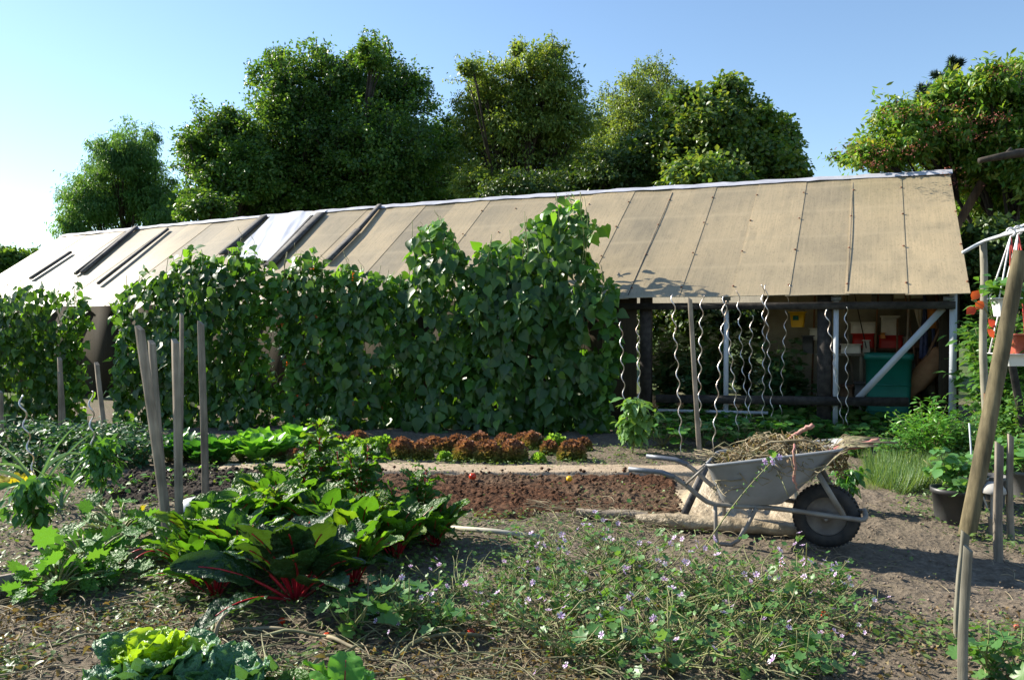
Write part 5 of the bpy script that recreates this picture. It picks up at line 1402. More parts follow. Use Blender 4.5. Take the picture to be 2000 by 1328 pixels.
for x, y, s, w in [(690, 1255, 1.0, 'below the big dark chard'), (740, 1205, .9, 'right of the big dark chard'), (800, 1235, 1.0, 'left end of the mallow patch with one bright leaf'), (860, 1240, .8, 'left end of the mallow patch, right of the bright leaved one'), (1190, 1300, .9, 'bottom centre with toothed leaves'), (1935, 1330, .9, 'at the bottom right corner right of the nearest stake'), (1995, 1345, .9, 'cut by the right edge of the picture'), (1560, 1330, .8, 'bottom edge left of the nearest stake'), (1640, 1150, .6, 'between the barrow wheel and the near stakes')]:
    plant('broad_weed', rz.choice(BLF), spot(x, y), rz.random() * 6, s, 'broad leaved weed ' + w, 'weed', 'broad leaved weeds in the foreground')
# taller flower clusters seen by the barrow wheel
CL = [mallow(s, .26, .07, 3, 22, 7) for s in (196, 197)]
for x, y, s, w in [(1575, 1165, 1.0, 'upright flower cluster below the barrow wheel'), (1185, 1085, 1.0, 'deeper purple flower cluster left of the beige sheet'), (1640, 1180, .8, 'small upright flower cluster right of the one below the wheel')]:
    plant('mallow_plant', rz.choice(CL), spot(x, y), rz.random() * 6, s, 'mallow with an ' + w if w[0] in 'aeiou' else 'mallow with a ' + w, 'flower', 'mallow weeds in the foreground')

# ground cover weeds and litter, nobody could count them
rng = np.random.default_rng(201)
def scatter(n, seed, y0=3.0, y1=9.0, thr=-.02, f=1.1, k=1.6):
    r_ = np.random.default_rng(seed); y = y0 + (y1 - y0) * r_.random(n) ** k; x = (r_.random(n) * 2 - 1) * y * .95
    d = fbm(x * f, y * f, 4, seed) + r_.normal(size=n) * .05
    kk = d > thr
    return x[kk], y[kk], r_
x, y, r_ = scatter(78000, 202, thr=.035)
hide = (x > 1.15) & (y < 4.7) & (x > .1) & (y > 3.6)
kk = ~(hide & (r_.random(len(x)) < .85)); x, y = x[kk], y[kk]; n = len(x)
bed = (y > 5.7) & (y < 7.6) & (x > -1.9) & (x < 1.7); kk = ~bed | (r_.random(n) < .22); x, y = x[kk], y[kk]; n = len(x)
a = r_.random(n) * 6.283; mb = MB()
mb.leaves(T_oval(.27, .08, .15), np.stack([x, y, gz(x, y) + .02 + .03 * r_.random(n)], 1), np.stack([r_.normal(size=n) * .4, r_.normal(size=n) * .4, np.ones(n)], 1), np.stack([np.cos(a), np.sin(a), .25 + .3 * r_.normal(size=n)], 1), .014 + .03 * r_.random(n) ** 2)
tag(mb.build('ground_weeds', M['weed']), 'small green chickweed like weeds spreading in patches over the soil', 'weeds', kind='stuff')
def litter(nm, label, n, seed, y0, y1, x0, x1, lmin, lmax, rmax, m, seg=4, f=1.2, thr=0.0, lift=.03):
    r_ = np.random.default_rng(seed); mb = MB(); c = 0; t = 0
    while c < n and t < n * 8:
        t += 1
        y = y0 + (y1 - y0) * r_.random() ** 1.3; x = r_.uniform(x0, x1) * y / 3.6
        if fbm(np.array([x * f]), np.array([y * f]), 2, seed)[0] + r_.normal() * .05 < thr: continue
        l = r_.uniform(lmin, lmax) * r_.random() ** .4; a = r_.random() * 6.283; u = np.linspace(-.5, .5, 5)
        cv = r_.normal() * .35
        P = np.stack([x + l * (np.cos(a) * u - np.sin(a) * cv * u * u), y + l * (np.sin(a) * u + np.cos(a) * cv * u * u), float(gz(x, y)) + lift * r_.random() + .018 + abs(r_.normal()) * .25 * l * (.25 - u * u) + r_.normal() * .08 * l * u], 1)
        mb.tube(P, r_.uniform(.3, 1) * rmax * (1 - .5 * np.abs(u)), seg, cap=False); c += 1
    return tag(mb.build(nm, M[m]), label, 'litter', kind='stuff')
litter('straw_litter', 'pale dry stalks and straw scattered on the soil', 620, 211, 2.9, 6.2, -2.6, 2.6, .05, .22, .0026, 'drystem', thr=.03)
litter('straw_litter', 'denser brown stalk litter in the left foreground', 650, 212, 2.85, 3.9, -2.5, .1, .06, .3, .0035, 'drystem', thr=-.2)
litter('stem_litter', 'greenish wilted stems lying in the centre foreground', 420, 213, 2.85, 3.7, -1.3, 1.4, .08, .4, .004, 'vine_dead', thr=-.2, lift=.06)
litter('straw_litter', 'tangle of dry grass stalks left of the beige sheet', 260, 214, 5.0, 5.75, .1, .75, .08, .3, .003, 'drystem', thr=-.4, lift=.12)
x, y, r_ = scatter(9000, 203, 2.85, 3.8, .0, 1.0, 1.0)
kk = (x < .35) | (r_.random(len(x)) < .3); x, y = x[kk], y[kk]; n = len(x)
mb = MB(); mb.leaves(T_oval(.25, .2, .5), np.stack([x, y, gz(x, y) + .015 + .05 * r_.random(n) ** 2], 1), r_.normal(size=(n, 3)) + np.array((0, 0, .8)), r_.normal(size=(n, 3)) * np.array((1, 1, .4)), .01 + .035 * r_.random(n) ** 2)
tag(mb.build('withered_leaves', M['dryleaf']), 'curled brown withered leaves covering the left foreground soil', 'leaf litter', kind='stuff')
# pulled tomato vines lying across the foreground
for i, (pp, rad) in enumerate([([(405, 1268, .02), (425, 1230, .10), (440, 1195, .16)], .011), ([(470, 1245, .04), (560, 1232, .06), (640, 1240, .05), (700, 1255, .03)], .009), ([(575, 1325, .02), (640, 1280, .05), (700, 1262, .06), (740, 1262, .03)], .008),
                               ([(640, 1242, .05), (690, 1262, .05), (720, 1285, .03), (760, 1290, .02)], .009), ([(755, 1300, .02), (790, 1265, .05), (840, 1240, .06), (930, 1238, .05), (985, 1245, .02)], .010), ([(640, 1235, .02), (690, 1205, .06), (712, 1180, .12), (722, 1130, .2)], .006),
                               ([(420, 1240, .02), (480, 1225, .05), (560, 1230, .05), (600, 1215, .03)], .010), ([(762, 1200, .02), (770, 1170, .10), (774, 1130, .16), (778, 1195, .02)], .006), ([(90, 1262, .03), (170, 1240, .05), (250, 1228, .05), (300, 1240, .02)], .006), ([(115, 1255, .02), (130, 1230, .06), (150, 1212, .10)], .007),
                               ([(870, 1300, .02), (960, 1280, .05), (1010, 1262, .05), (1040, 1255, .02)], .006), ([(1300, 1200, .02), (1390, 1195, .05), (1480, 1190, .06), (1560, 1200, .02)], .006), ([(955, 1050, .05), (980, 1070, .05), (1015, 1085, .02)], .006)]):
    P = np.array([tuple(gp(x, y, z)) for x, y, z in pp]); c = P[0].copy(); uu = np.linspace(0, len(P) - 1, 16)
    PP = np.stack([np.interp(uu, range(len(P)), P[:, j]) for j in range(3)], 1) - c
    PP[:, 0] += .008 * np.sin(uu * 4 + i); PP[:, 2] = np.maximum(PP[:, 2] + .006 * np.sin(uu * 5 + i * 2), .005 - c[2])
    q = MB(); q.tube(PP, rad * (1 - .35 * uu / uu[-1]), 7)
    o = q.build('dead_vine_stem', M['vine_dead' if i % 3 else 'drystem'], smooth=True); o.location = c
    lab = ['short thick upright stem stub left of the chard cabbage gap', 'long green stem lying in front of the big dark chard', 'bent stem running up from the low chard at the bottom edge', 'stem crossing below the broad leaved weed', 'long thick forked stem left of the mallow patch', 'thin brown stem rising over the broad leaved weed', 'green stem lying right of the thick upright stub',
           'folded dry stalk standing in the shaded soil', 'thin stem lying in the far left foreground', 'short straw coloured stalk poking up in the left foreground', 'pale stem at the bottom left of the mallow patch', 'pale green stem running through the mallow patch', 'dry forked twig beside the pale pole'][i]
    tag(o, lab, 'stem', 'pulled stems lying in the foreground')
# fallen tomatoes
for x, y, m, s, w in [(923, 944, 'tomato', .034, 'lying on the red brown compost'), (920, 1243, 'tomato', .019, 'on the soil left of the mallow patch'), (1112, 947, 'yellowplastic', .028, 'pale yellow, on the compost'), (1527, 1116, 'tomato', .018, 'among the mallow below the barrow'), (1610, 1213, 'tomato', .017, 'among the mallow at the right'), (550, 1225, 'tomato', .017, 'below the big dark chard'), (638, 1256, 'tomato', .017, 'half hidden among the pulled stems'), (1986, 1234, 'terracotta', .014, 'at the right edge of the soil')]:
    p = gp(x, y); q = MB(); q.lathe([(.0, -.86), (.5, -.8), (.87, -.5), (1, 0), (.88, .48), (.5, .8), (.12, .78), (0, .7)], 16)
    t = MB(); t.leaves(L_LANCE, np.tile([[0, 0, .74]], (5, 1)), np.tile([[0, 0, 1.]], (5, 1)), [(math.cos(k * 1.257), math.sin(k * 1.257), .2) for k in range(5)], .6)
    th_ = thing('fallen_tomato', 'small red tomato ' + w if m == 'tomato' else 'small fallen fruit ' + w, 'tomato', (p.x, p.y, float(gz(p.x, p.y)) + s * .8 + (.04 if 900 < x and y < 960 else .012)), rz.random() * 6, 'fallen tomatoes', s)
    q.build('fruit', M[m], th_, smooth=True); t.build('calyx', M['stem'], th_)

# ------------------------------------------------------------------ tomato plants inside the shed
TP = [bush(s, .32, 1.35, 420, L_LOBED, .17, 'tomato_leaf', 11, .25) for s in (301, 302)]
for px, v, s, w in [(1305, 1.4, 1.0, 'left of the thin brown stake'), (1350, 1.1, .95, 'behind the thin brown stake'), (1395, 1.3, 1.05, 'left of the white middle post'), (1300, 2.6, 1.1, 'deep inside at the left'), (1380, 2.7, 1.1, 'deep inside behind the brown stake'), (1515, 1.0, .95, 'right of the intertwined spirals'), (1550, 1.3, .85, 'below the yellow bucket'), (1460, 2.9, 1.05, 'deep inside behind the spirals')]:
    l = splane(px, 780, v); p = W((l[0], v, 0))
    plant('tomato_plant', TP[rz.randrange(2)], p, rz.random() * 6, s, 'dark tomato plant inside the shed ' + w, 'tomato plant', 'tomato plants inside the shed', z0=0)
for px, py, v in [(1521, 686, .85), (1530, 686, .85), (1519, 722, .85), (1531, 724, .82), (1513, 718, .9)]:
    p = W(splane(px, py, v)); q = MB(); q.lathe([(.0, -.86), (.5, -.8), (.87, -.5), (1, 0), (.88, .48), (.5, .8), (.12, .78), (0, .7)], 14)
    q.tube([(0, 0, .7), (.05, .05, 1.4), (.1, .3, 3.0)], .09, 5)
    o = q.build('green_tomato', M['greentomato'], smooth=True); o.location = p; o.scale = (.03,) * 3; tag(o, 'unripe green tomato hanging on the plant right of the intertwined spirals', 'tomato', 'green tomatoes in the shed')

# ------------------------------------------------------------------ right hand corner: log, frame, pots
b_ = gp(1889, 1048); t_ = at(1993, 492, b_.y + .12); ax = np.array(tuple(t_ - b_)); L_ = np.linalg.norm(ax); n = 18; V = []
u_ = ax / L_; s_ = unit(np.cross(u_, (0, 1, 0))); f_ = np.cross(s_, u_)
for i in range(n):
    z = i / (n - 1)
    for k in range(20):
        a = k * 6.283 / 20; r_ = .049 * (1.08 - .16 * z) * (1 + .05 * math.sin(3 * a + z * 2) + .02 * math.sin(z * 23))
        V.append(u_ * L_ * (z * 1.02 - .02) + s_ * r_ * math.cos(a) + f_ * r_ * math.sin(a))
q = MB(); q.grid(V, n, 20, closed=True); q.add(V[-20:], [tuple(range(20))]); o = q.build('leaning_log', M['log'], smooth=True); o.location = b_
tag(o, 'thick round wooden log leaning to the right at the right edge', 'post')
stake(1953, 572, 2012, 905, 14, 'dark grey plank leaning left behind the thick log', 'darkwood', group=GS, dY=-.1)
# post and white tube frame
D = 7.6
b_ = at(1926, 880, D); b_.z = 0; t_ = at(1919, 473, D)
fr_ = thing('tube_frame', 'white bent tube frame on a thin wooden post at the right edge', 'frame', tuple(b_))
q = MB(); z = np.linspace(0, 1, 9); d = np.array(tuple(t_ - b_)); q.tube(d * z[:, None] + np.stack([.012 * np.sin(z * 9), 0 * z, 0 * z], 1), .038 * (1 - .15 * z), 10); q.build('post', M['stake_pale'], fr_, smooth=True)
P1 = [at(1880, 494, D) - b_, at(1905, 480, D) - b_, at(1925, 470, D - .03) - b_, at(1960, 459, D - .4) - b_, at(2000, 449, D - 1.0) - b_, at(2060, 440, D - 1.8) - b_]
q = MB(); q.tube([tuple(p) for p in P1], .017, 10); q.build('tube', M['white'], fr_, smooth=True)
P2 = [at(1938, 468, D + .15) - b_, at(1970, 452, D) - b_, at(2040, 424, D - .6) - b_]
q = MB(); q.tube([tuple(p) for p in P2], .014, 8); q.build('tube', M['white'], fr_, smooth=True)
# hanging planters
D2 = 6.6
def hanging(px, pyt, pyb, wpx, m, label, topx, topy, D2, cordm=('cord', 'redcord')):
    p = at(px, pyb, D2); h = (pyb - pyt) / FPX * D2; w = wpx / FPX * D2
    t = thing('hanging_planter', label, 'planter', tuple(p), 0, 'hanging planters')
    tub(w * .75, w, w * .6, w * .8, h).build('trough', M[m], t)
    hook = at(topx, topy, D2) - p
    for i, (sx, sy) in enumerate(((-1, -1), (1, -1), (-1, 1), (1, 1))):
        q = MB(); e = np.array((sx * w * .5, sy * w * .38, h)); z = np.linspace(0, 1, 6)[:, None]
        q.tube(e * (1 - z) + np.array(tuple(hook)) * z, .007, 5); q.build('cord', M[cordm[i % 2]], t)
    a = np.linspace(0, 4.4, 12)
    q = MB(); q.tube(np.stack([hook[0] + .035 * np.sin(a), hook[1] + 0 * a, hook[2] + .035 * (1 - np.cos(a))], 1), .009, 6); q.build('hook', M[cordm[0]], t)
    return p, h, w
p1, h1, w1 = hanging(1962, 582, 618, 40, 'whiteplastic', 'white hanging planter on cords with broad green leaves above', 1974, 462, D2)
p2, h2, w2 = hanging(1986, 690, 714, 74, 'whiteplastic', 'long white hanging trough below with a red brown pot in it', 1988, 458, D2 + .1)
q = tub(.13, .2, .13, .2, .21); o = q.build('flower_pot', M['terracotta']); o.location = at(1990, 700, D2 + .05); tag(o, 'red brown pot standing in the lower white hanging trough', 'pot')
plant('planter_leaves', bush(311, .2, .24, 110, L_WIDE, .12, 'shrub', 9, .2), (p1.x, p1.y), .5, 1.0, 'broad green leaves growing in the upper white hanging planter', 'plant', z0=p1.z + h1 * .6)
plant('planter_leaves', bush(312, .3, .26, 170, L_OVAL, .09, 'shrub', 9, .3), (p2.x + .05, p2.y), .5, 1.0, 'leafy plant growing in the lower white hanging trough', 'plant', z0=p2.z + h2 * .5)
# spray of orange red leaves
p = at(1945, 630, D2 - .1)
t = thing('red_leaf_spray', 'spray of orange red leaves beside the white hanging planter', 'leaves', tuple(p))
q = MB(); st = MB()
for px, py in ((1898, 586), (1920, 588), (1905, 600), (1930, 622), (1928, 642)):
    e = at(px, py, D2 - .2 + rz.uniform(-.05, .05)) - p
    q.leaves(L_WIDE, np.array(tuple(e)), np.array((rz.uniform(-.3, .3), -1, .35)), np.array((-.3 + rz.uniform(-.6, .8), -.15, rz.choice((-.6, .6)))), .095)
    st.tube([(0, 0, -.05), tuple(e * .5 + Vector((0, 0, .04))), tuple(e)], .004, 5)
q.build('leaves', M['redleaf'], t); st.build('stems', M['stem'], t)
# elder shrub below
ES = bush(321, .48, 1.8, 2400, T_oval(.19, .05, .2), .13, 'shrub', 22, .1)
plant('elder_shrub', ES, at(1948, 800, 8.6), .7, 1.0, 'tall fresh green elder shrub beside the right end of the shed', 'shrub', z0=0)
# mushroom ornament
p = gp(1940, 1050)
t = thing('mushroom_ornament', 'grey mushroom shaped garden ornament on a thin stem', 'ornament', (p.x, p.y, float(gz(p.x, p.y))))
hh = (at(1937, 958, p.y).z); q = MB(); q.lathe([(.02, -.02), (.021, hh * .5), (.02, hh)], 12, (0, 0, 0)); q.build('stem', M['terracotta' if False else 'mushroom'], t, smooth=True)
q = MB(); q.lathe([(0, .072), (.03, .068), (.055, .05), (.072, .025), (.078, 0), (.07, -.006), (.02, .004), (0, .004)], 24, (-.005, 0, hh - .005)); q.build('cap', M['mushroom'], t, smooth=True)
# pots
def pot(px, pyb, pyt, wpx, m, label, soil=True):
    p = gp(px, pyb); w = wpx / FPX * p.y / 2; h = (pyb - pyt) / FPX * p.y
    t = thing('plant_pot', label, 'pot', (p.x, p.y, float(gz(p.x, p.y)) - .005), 0, 'plant pots')
    q = MB(); q.lathe([(0, 0), (w * .74, 0), (w * .76, .01), (w * .92, h * .86), (w * .99, h * .86), (w * 1.0, h), (w * .95, h), (w * .93, h * .9), (w * .8, h * .85)], 36); q.build('body', M[m], t, smooth=False)
    if soil:
        q = MB(); q.lathe([(w * .92, h * .86), (w * .5, h * .89), (0, h * .9)], 24); q.build('potting_soil', M['black_soil'], t)
    return p, h, w
p, h, w = pot(1858, 1022, 950, 76, 'blackplastic', 'black plastic pot left of the leaning log with a leafy plant in it')
plant('potted_plant', bush(331, .17, .24, 210, L_WIDE, .07, 'basil', 9, .3), (p.x, p.y), .5, 1.25, 'pale green leafy plant growing in the black pot', 'plant', z0=h * .85)
p, h, w = pot(1893, 992, 925, 66, 'blackplastic', 'dark pot standing behind the black one, half hidden by the log')
plant('potted_plant', bush(332, .15, .2, 150, L_WIDE, .065, 'basil', 8, .2), (p.x, p.y), 1.5, 1.2, 'pale leafy plant in the half hidden dark pot', 'plant', z0=h * .85)
p, h, w = pot(1935, 985, 925, 60, 'greypot', 'light grey square pot between the log and the brown stake')
p, h, w = pot(2000, 970, 915, 52, 'greypot', 'grey pot cut by the right edge of the picture')
plant('potted_plant', bush(333, .15, .25, 60, L_HEART, .12, 'basil', 7, .2), (p.x, p.y), 1.5, 1.1, 'broad leaved plant in the grey pot at the right edge', 'plant', z0=h * .85)
p0 = gp(1905, 1000)
q = MB(); d1 = at(1893, 826, p0.y) - p0; q.tube([tuple(d1), tuple(d1 * .5), (0.1, 0, 0)], .006, 6); o = q.build('white_rod', M['white']); o.location = p0; tag(o, 'thin white rod leaning behind the thick log', 'rod')
# cut branch at the upper right, brown board behind the roof edge
pa = at(1912, 314, 9.0)
t = thing('bare_branch', 'bare cut branch reaching in from the right above the tube frame', 'branch', tuple(pa))
q = MB(); q.tube([(0, 0, 0), tuple(at(1955, 306, 9.0) - pa), tuple(at(1985, 300, 9.0) - pa), tuple(at(2060, 296, 9.0) - pa), tuple(at(2250, 330, 9.2) - pa), tuple(at(2330, 470, 9.3) - pa), tuple(Vector((at(2345, 900, 9.3).x, 9.3, 0)) - pa)], [.03, .042, .05, .055, .075, .09, .11], 10); q.build('limb', M['bark'], t, smooth=True)
q = MB(); q.tube([tuple(at(1960, 305, 9.0) - pa), tuple(at(1975, 290, 9.0) - pa)], .018, 8); q.build('stub', M['bark'], t, smooth=True)
b_ = at(1876, 430, 12.2); t_ = at(1918, 356, 12.2)
d = t_ - b_; b0_ = b_ - d * (b_.z / d.z)
q = MB(); q.bar((0, 0, 0), tuple(t_ - b0_), .12, .04, (0, -1, 0)); o = q.build('leaning_board', M['brownwood']); o.location = b0_; tag(o, 'red brown board leaning behind the right end of the roof', 'board')

# ------------------------------------------------------------------ trees
def tree(kind, label, lobes, D, leaf, n, mat, seed, tm=L_DIAM, shoots=(), trunk_px=None, tr=.2, nclump=60, droop=0.0, spread=.24, dD=1.0, extra=None, flat=.75, group='trees behind the shed'):
    rng = np.random.default_rng(seed); n = int(n * 1.1); nclump = int(nclump * 1.4); spread *= .85; spread *= 1.0; leaf *= .80; mb = MB(); wd = MB()
    cs = []; tot = sum(rx * ry for _, _, rx, ry in lobes)
    base = at(trunk_px or lobes[0][0], 600, D); base.z = 0
    b0 = np.array(tuple(base)); fork = np.array((0, 0, 1.6))
    z = np.linspace(0, 1, 5); wd.tube(np.stack([.05 * np.sin(z * 4), .05 * np.cos(z * 3), 1.7 * z], 1), tr * (1.25 - .4 * z), 10)
    for (px, py, rx, ry) in lobes:
        dd = D + rng.normal() * dD
        c = np.array(tuple(at(px, py, dd))) - b0; a, b_ = rx / FPX * dd, ry / FPX * dd; dp = (a + b_) * .5
        u = np.linspace(0, 1, 6)[:, None]; mid = (fork + c) / 2 + np.array((0, 0, .3))
        limb = fork * (1 - u) ** 2 + 2 * mid * u * (1 - u) + c * u ** 2; wd.tube(limb, tr * .38 * (1 - .75 * u[:, 0]) * min(1, .5 + (a + b_) / 4), 7)
        share = rx * ry / tot; m = max(6, int(nclump * share)); k = max(8, int(n * share / m))
        dirs = fib_dirs(m, rng, -.8, 1); rad = rng.uniform(.1, .9, m) ** .65
        m2 = m // 2 + 3; dirs = np.concatenate([dirs, fib_dirs(m2, rng, -.3, 1)]); rad = np.concatenate([rad, rng.uniform(1.0, 1.22, m2)])
        for i in range(m + m2):
            cc = c + dirs[i] * rad[i] * np.array((a, dp, b_))
            rc = spread * (a + b_) / 2 * rng.uniform(.65, 1.35) * (1 if i < m else .42)
            if i % 3 == 0: wd.tube([tuple(limb[3]), tuple((limb[4] + cc) / 2 + np.array((0, 0, .1))), tuple(cc)], [tr * .16, tr * .09, tr * .03], 5)
            kk = int(k * rng.uniform(.6, 1.4) * (1 if i < m else .22)) + 3
            g_ = rng.normal(size=(kk, 3)); g_ = g_ * .5
            P = cc + g_ * rc * np.array((1, 1, flat)) * 1.5
            if droop: P[:, 2] -= droop * rng.random(kk) ** 2 * rc * 2
            nr = g_ * .5 + dirs[i] * .4 + np.array((0, 0, .55)) + rng.normal(size=(kk, 3)) * .45
            tip = np.stack([g_[:, 0], g_[:, 1], g_[:, 2] * .3 - .45 - droop], 1) + rng.normal(size=(kk, 3)) * .4
            mb.leaves(tm, P, nr, tip, leaf * rng.uniform(.6, 1.25, kk))
        T_ = max(10, int(nclump * share * 1.6)); kt = max(6, int(n * share * .6 / T_)); td = fib_dirs(T_, rng, -.35, 1); tl = rng.uniform(.75, 1.2, T_) + .4 * rng.random(T_) ** 4
        for i in range(T_):
            e_ = c + td[i] * tl[i] * np.array((a, dp, b_)) + np.array((0, 0, .12 * b_ * tl[i])); s0 = c + (e_ - c) * .25
            f = .45 + .55 * rng.random(kt); sp = (a + b_) * .036 * (1.15 - f)[:, None] * 2 + leaf * .5
            P = s0 + (e_ - s0) * f[:, None] + rng.normal(size=(kt, 3)) * sp
            if droop: P[:, 2] -= droop * .5 * rng.random(kt) ** 2
            mb.leaves(tm, P, td[i] * .3 + np.array((0, 0, .6)) + rng.normal(size=(kt, 3)) * .6, td[i] * .6 + np.array((0, 0, -.35 - droop)) + rng.normal(size=(kt, 3)) * .6, leaf * rng.uniform(.6, 1.25, kt))
            if i % 2 == 0: wd.tube([tuple(s0), tuple((s0 + e_) / 2 + rng.normal(size=3) * .05), tuple(e_)], [tr * .10, tr * .05, tr * .015], 4)
        for i in range(max(2, int(9 * (share * len(lobes)) ** .5)) if py < 300 else 0):
            a0 = rng.random() * 6.283; q0 = rng.random() ** .5 * .85; P0 = c + np.array((a * q0 * math.cos(a0), dp * q0 * math.sin(a0), b_ * math.sqrt(1 - q0 * q0) * .9))
            hh = b_ * rng.uniform(.15, .55); e_ = P0 + np.array((rng.normal() * .2 * hh, rng.normal() * .2 * hh, hh)); kk = int(hh / leaf * 9) + 4; f = rng.random(kk)
            wd.tube([tuple(P0), tuple((P0 + e_) / 2), tuple(e_)], [.02, .013, .006], 4)
            mb.leaves(tm, P0 + (e_ - P0) * f[:, None] + rng.normal(size=(kk, 3)) * leaf * (.35 + .9 * (1 - f[:, None])), rng.normal(size=(kk, 3)) + np.array((0, 0, .5)), rng.normal(size=(kk, 3)) + np.array((0, 0, -.2)), leaf * rng.uniform(.5, 1.05, kk))
    for (x0, y0, x1, y1) in shoots:
        a_ = np.array(tuple(at(x0, y0, D))) - b0; e_ = np.array(tuple(at(x1, y1, D + rng.normal() * .3))) - b0
        u = np.linspace(0, 1, 6)[:, None]; P = a_ * (1 - u) + e_ * u + rng.normal(size=(6, 3)) * .03; wd.tube(P, .016 * (1.1 - u[:, 0]), 5)
        kk = int(np.linalg.norm(e_ - a_) / leaf * 7); f = rng.random(kk)
        Q = a_ + (e_ - a_) * f[:, None] + rng.normal(size=(kk, 3)) * leaf * (.5 + .5 * (1 - f[:, None]))
        mb.leaves(tm, Q, rng.normal(size=(kk, 3)) + np.array((0, 0, .5)), rng.normal(size=(kk, 3)) + np.array((0, 0, -.3)), leaf * rng.uniform(.5, 1, kk))
    t = thing(kind, label, 'tree', tuple(base), 0, group)
    wd.build('trunk', M['bark'], t, smooth=True); mb.build('crown', M[mat], t)
    if extra: extra(t, b0, rng)
    return t
tree('willow_tree', 'small willow like tree with two drooping tops at the left end of the roof', [(228, 320, 50, 55), (268, 300, 42, 55), (240, 390, 90, 70), (180, 410, 55, 55), (300, 400, 50, 65), (150, 440, 30, 40), (325, 450, 30, 50)], 30, .20, 30000, 'willow', 401, L_NARROW if False else (np.array([(0, 0, 0), (-.13, .4, .03), (.13, .4, .03), (0, 1, -.12)]), [(0, 3, 1), (0, 2, 3)]),
     [(195, 300, 186, 275), (255, 270, 250, 250), (320, 370, 345, 350), (280, 280, 285, 265), (335, 420, 352, 405)], 250, .2, 130, .7, .24)
tree('maple_tree', 'big dark green maple with a rounded crown and thin shoots at the centre left', [(560, 200, 65, 80), (640, 190, 70, 85), (735, 190, 60, 95), (790, 240, 60, 90), (560, 300, 90, 90), (660, 300, 110, 100), (760, 320, 100, 95), (620, 380, 130, 70), (760, 390, 110, 60), (545, 130, 26, 32), (730, 120, 28, 42), (500, 330, 50, 80), (560, 400, 70, 50), (640, 405, 80, 50), (720, 405, 80, 50), (810, 400, 60, 45)], 27, .17, 75000, 'maple', 402, L_DIAM,
     [(730, 110, 708, 70), (735, 120, 742, 78), (755, 130, 752, 85), (545, 130, 532, 100), (505, 210, 483, 122), (512, 200, 495, 130), (525, 200, 506, 148), (600, 140, 598, 112), (645, 130, 648, 108), (678, 130, 682, 112), (790, 170, 800, 135), (835, 200, 842, 165), (770, 150, 785, 120), (484, 240, 476, 182)], 660, .32, 330, 0, .2, 1.2)
tree('maple_tree', 'lower dark green maple joined to the left side of the big one', [(440, 290, 60, 60), (400, 320, 45, 70), (470, 350, 70, 70), (420, 390, 55, 50), (385, 300, 26, 45), (455, 245, 30, 30), (400, 420, 50, 40), (460, 415, 60, 40), (520, 410, 50, 40)], 25, .16, 26000, 'maple', 403, L_DIAM,
     [(392, 260, 378, 190), (388, 250, 384, 205), (372, 280, 350, 262), (425, 250, 420, 218), (440, 240, 438, 210), (372, 330, 352, 318), (385, 380, 365, 370), (400, 400, 372, 400), (465, 235, 470, 215)], 430, .22, 120, 0, .22)
tree('dark_shade_tree', 'dark shaded tree filling the gap between the big maple and the cherry tree', [(850, 330, 60, 75), (870, 290, 40, 50), (880, 380, 60, 50)], 31, .16, 14000, 'maple', 404, L_DIAM, [], 860, .2, 60, 0, .24)
tree('cherry_tree', 'yellow green loosely branched cherry tree in the middle of the row', [(960, 180, 50, 55), (1045, 170, 60, 60), (1080, 130, 30, 45), (940, 240, 55, 60), (1020, 260, 90, 80), (1100, 240, 60, 75), (960, 330, 75, 70), (1060, 340, 100, 65), (1130, 330, 70, 70), (925, 140, 26, 18), (935, 370, 50, 40), (1010, 110, 14, 22)], 24, .15, 44000, 'cherry', 405, T_oval(.2, .06, .15)[0:2],
     [(1080, 120, 1110, 76), (1070, 120, 1072, 85), (940, 130, 888, 110), (920, 160, 868, 155), (1100, 140, 1108, 115), (1010, 115, 1012, 95), (1110, 170, 1145, 165), (1120, 190, 1150, 180), (900, 200, 880, 190), (1090, 110, 1100, 90), (970, 130, 955, 102), (905, 180, 880, 205)], 1010, .22, 240, .2, .23)
tree('birch_tree', 'thin airy grey green birch standing behind the cherry tree', [(1270, 180, 36, 55), (1230, 200, 40, 50), (1300, 210, 40, 55), (1200, 240, 45, 55), (1260, 260, 70, 60), (1320, 260, 50, 60), (1185, 290, 50, 50)], 33, .15, 15000, 'birch', 406, L_DIAM,
     [(1272, 150, 1274, 112), (1262, 150, 1243, 118), (1285, 160, 1282, 110), (1225, 180, 1218, 145), (1300, 180, 1302, 140), (1185, 220, 1182, 155), (1195, 210, 1200, 165), (1330, 220, 1345, 170), (1240, 160, 1238, 130), (1172, 240, 1158, 190)], 1250, .18, 110, .1, .2)
tree('linden_tree', 'mid green broad leaved linden at the right end of the row of trees', [(1340, 220, 40, 45), (1425, 205, 34, 45), (1390, 270, 90, 60), (1460, 270, 60, 60), (1340, 310, 90, 60), (1440, 320, 90, 45), (1520, 290, 36, 50), (1270, 320, 60, 50), (1420, 175, 15, 18), (1545, 330, 25, 20), (1380, 350, 80, 35), (1480, 350, 60, 35), (1540, 345, 30, 30)], 21, .17, 30000, 'linden', 407, T_oval(.36, .07, .12),
     [(1415, 180, 1410, 160), (1440, 185, 1438, 165), (1355, 190, 1362, 165), (1475, 230, 1490, 200), (1520, 260, 1545, 235), (1535, 300, 1560, 278), (1545, 320, 1570, 305), (1340, 190, 1335, 178), (1545, 330, 1562, 325)], 1400, .22, 200, 0, .22)
tree('hedge_tree', 'dark shaded bushy tree low between the cherry tree and the linden', [(1190, 350, 60, 50), (1130, 370, 60, 40), (1240, 340, 50, 50), (1020, 380, 80, 35)], 22, .14, 14000, 'darkhedge', 411, L_DIAM, [], 1180, .2, 70, 0, .25)
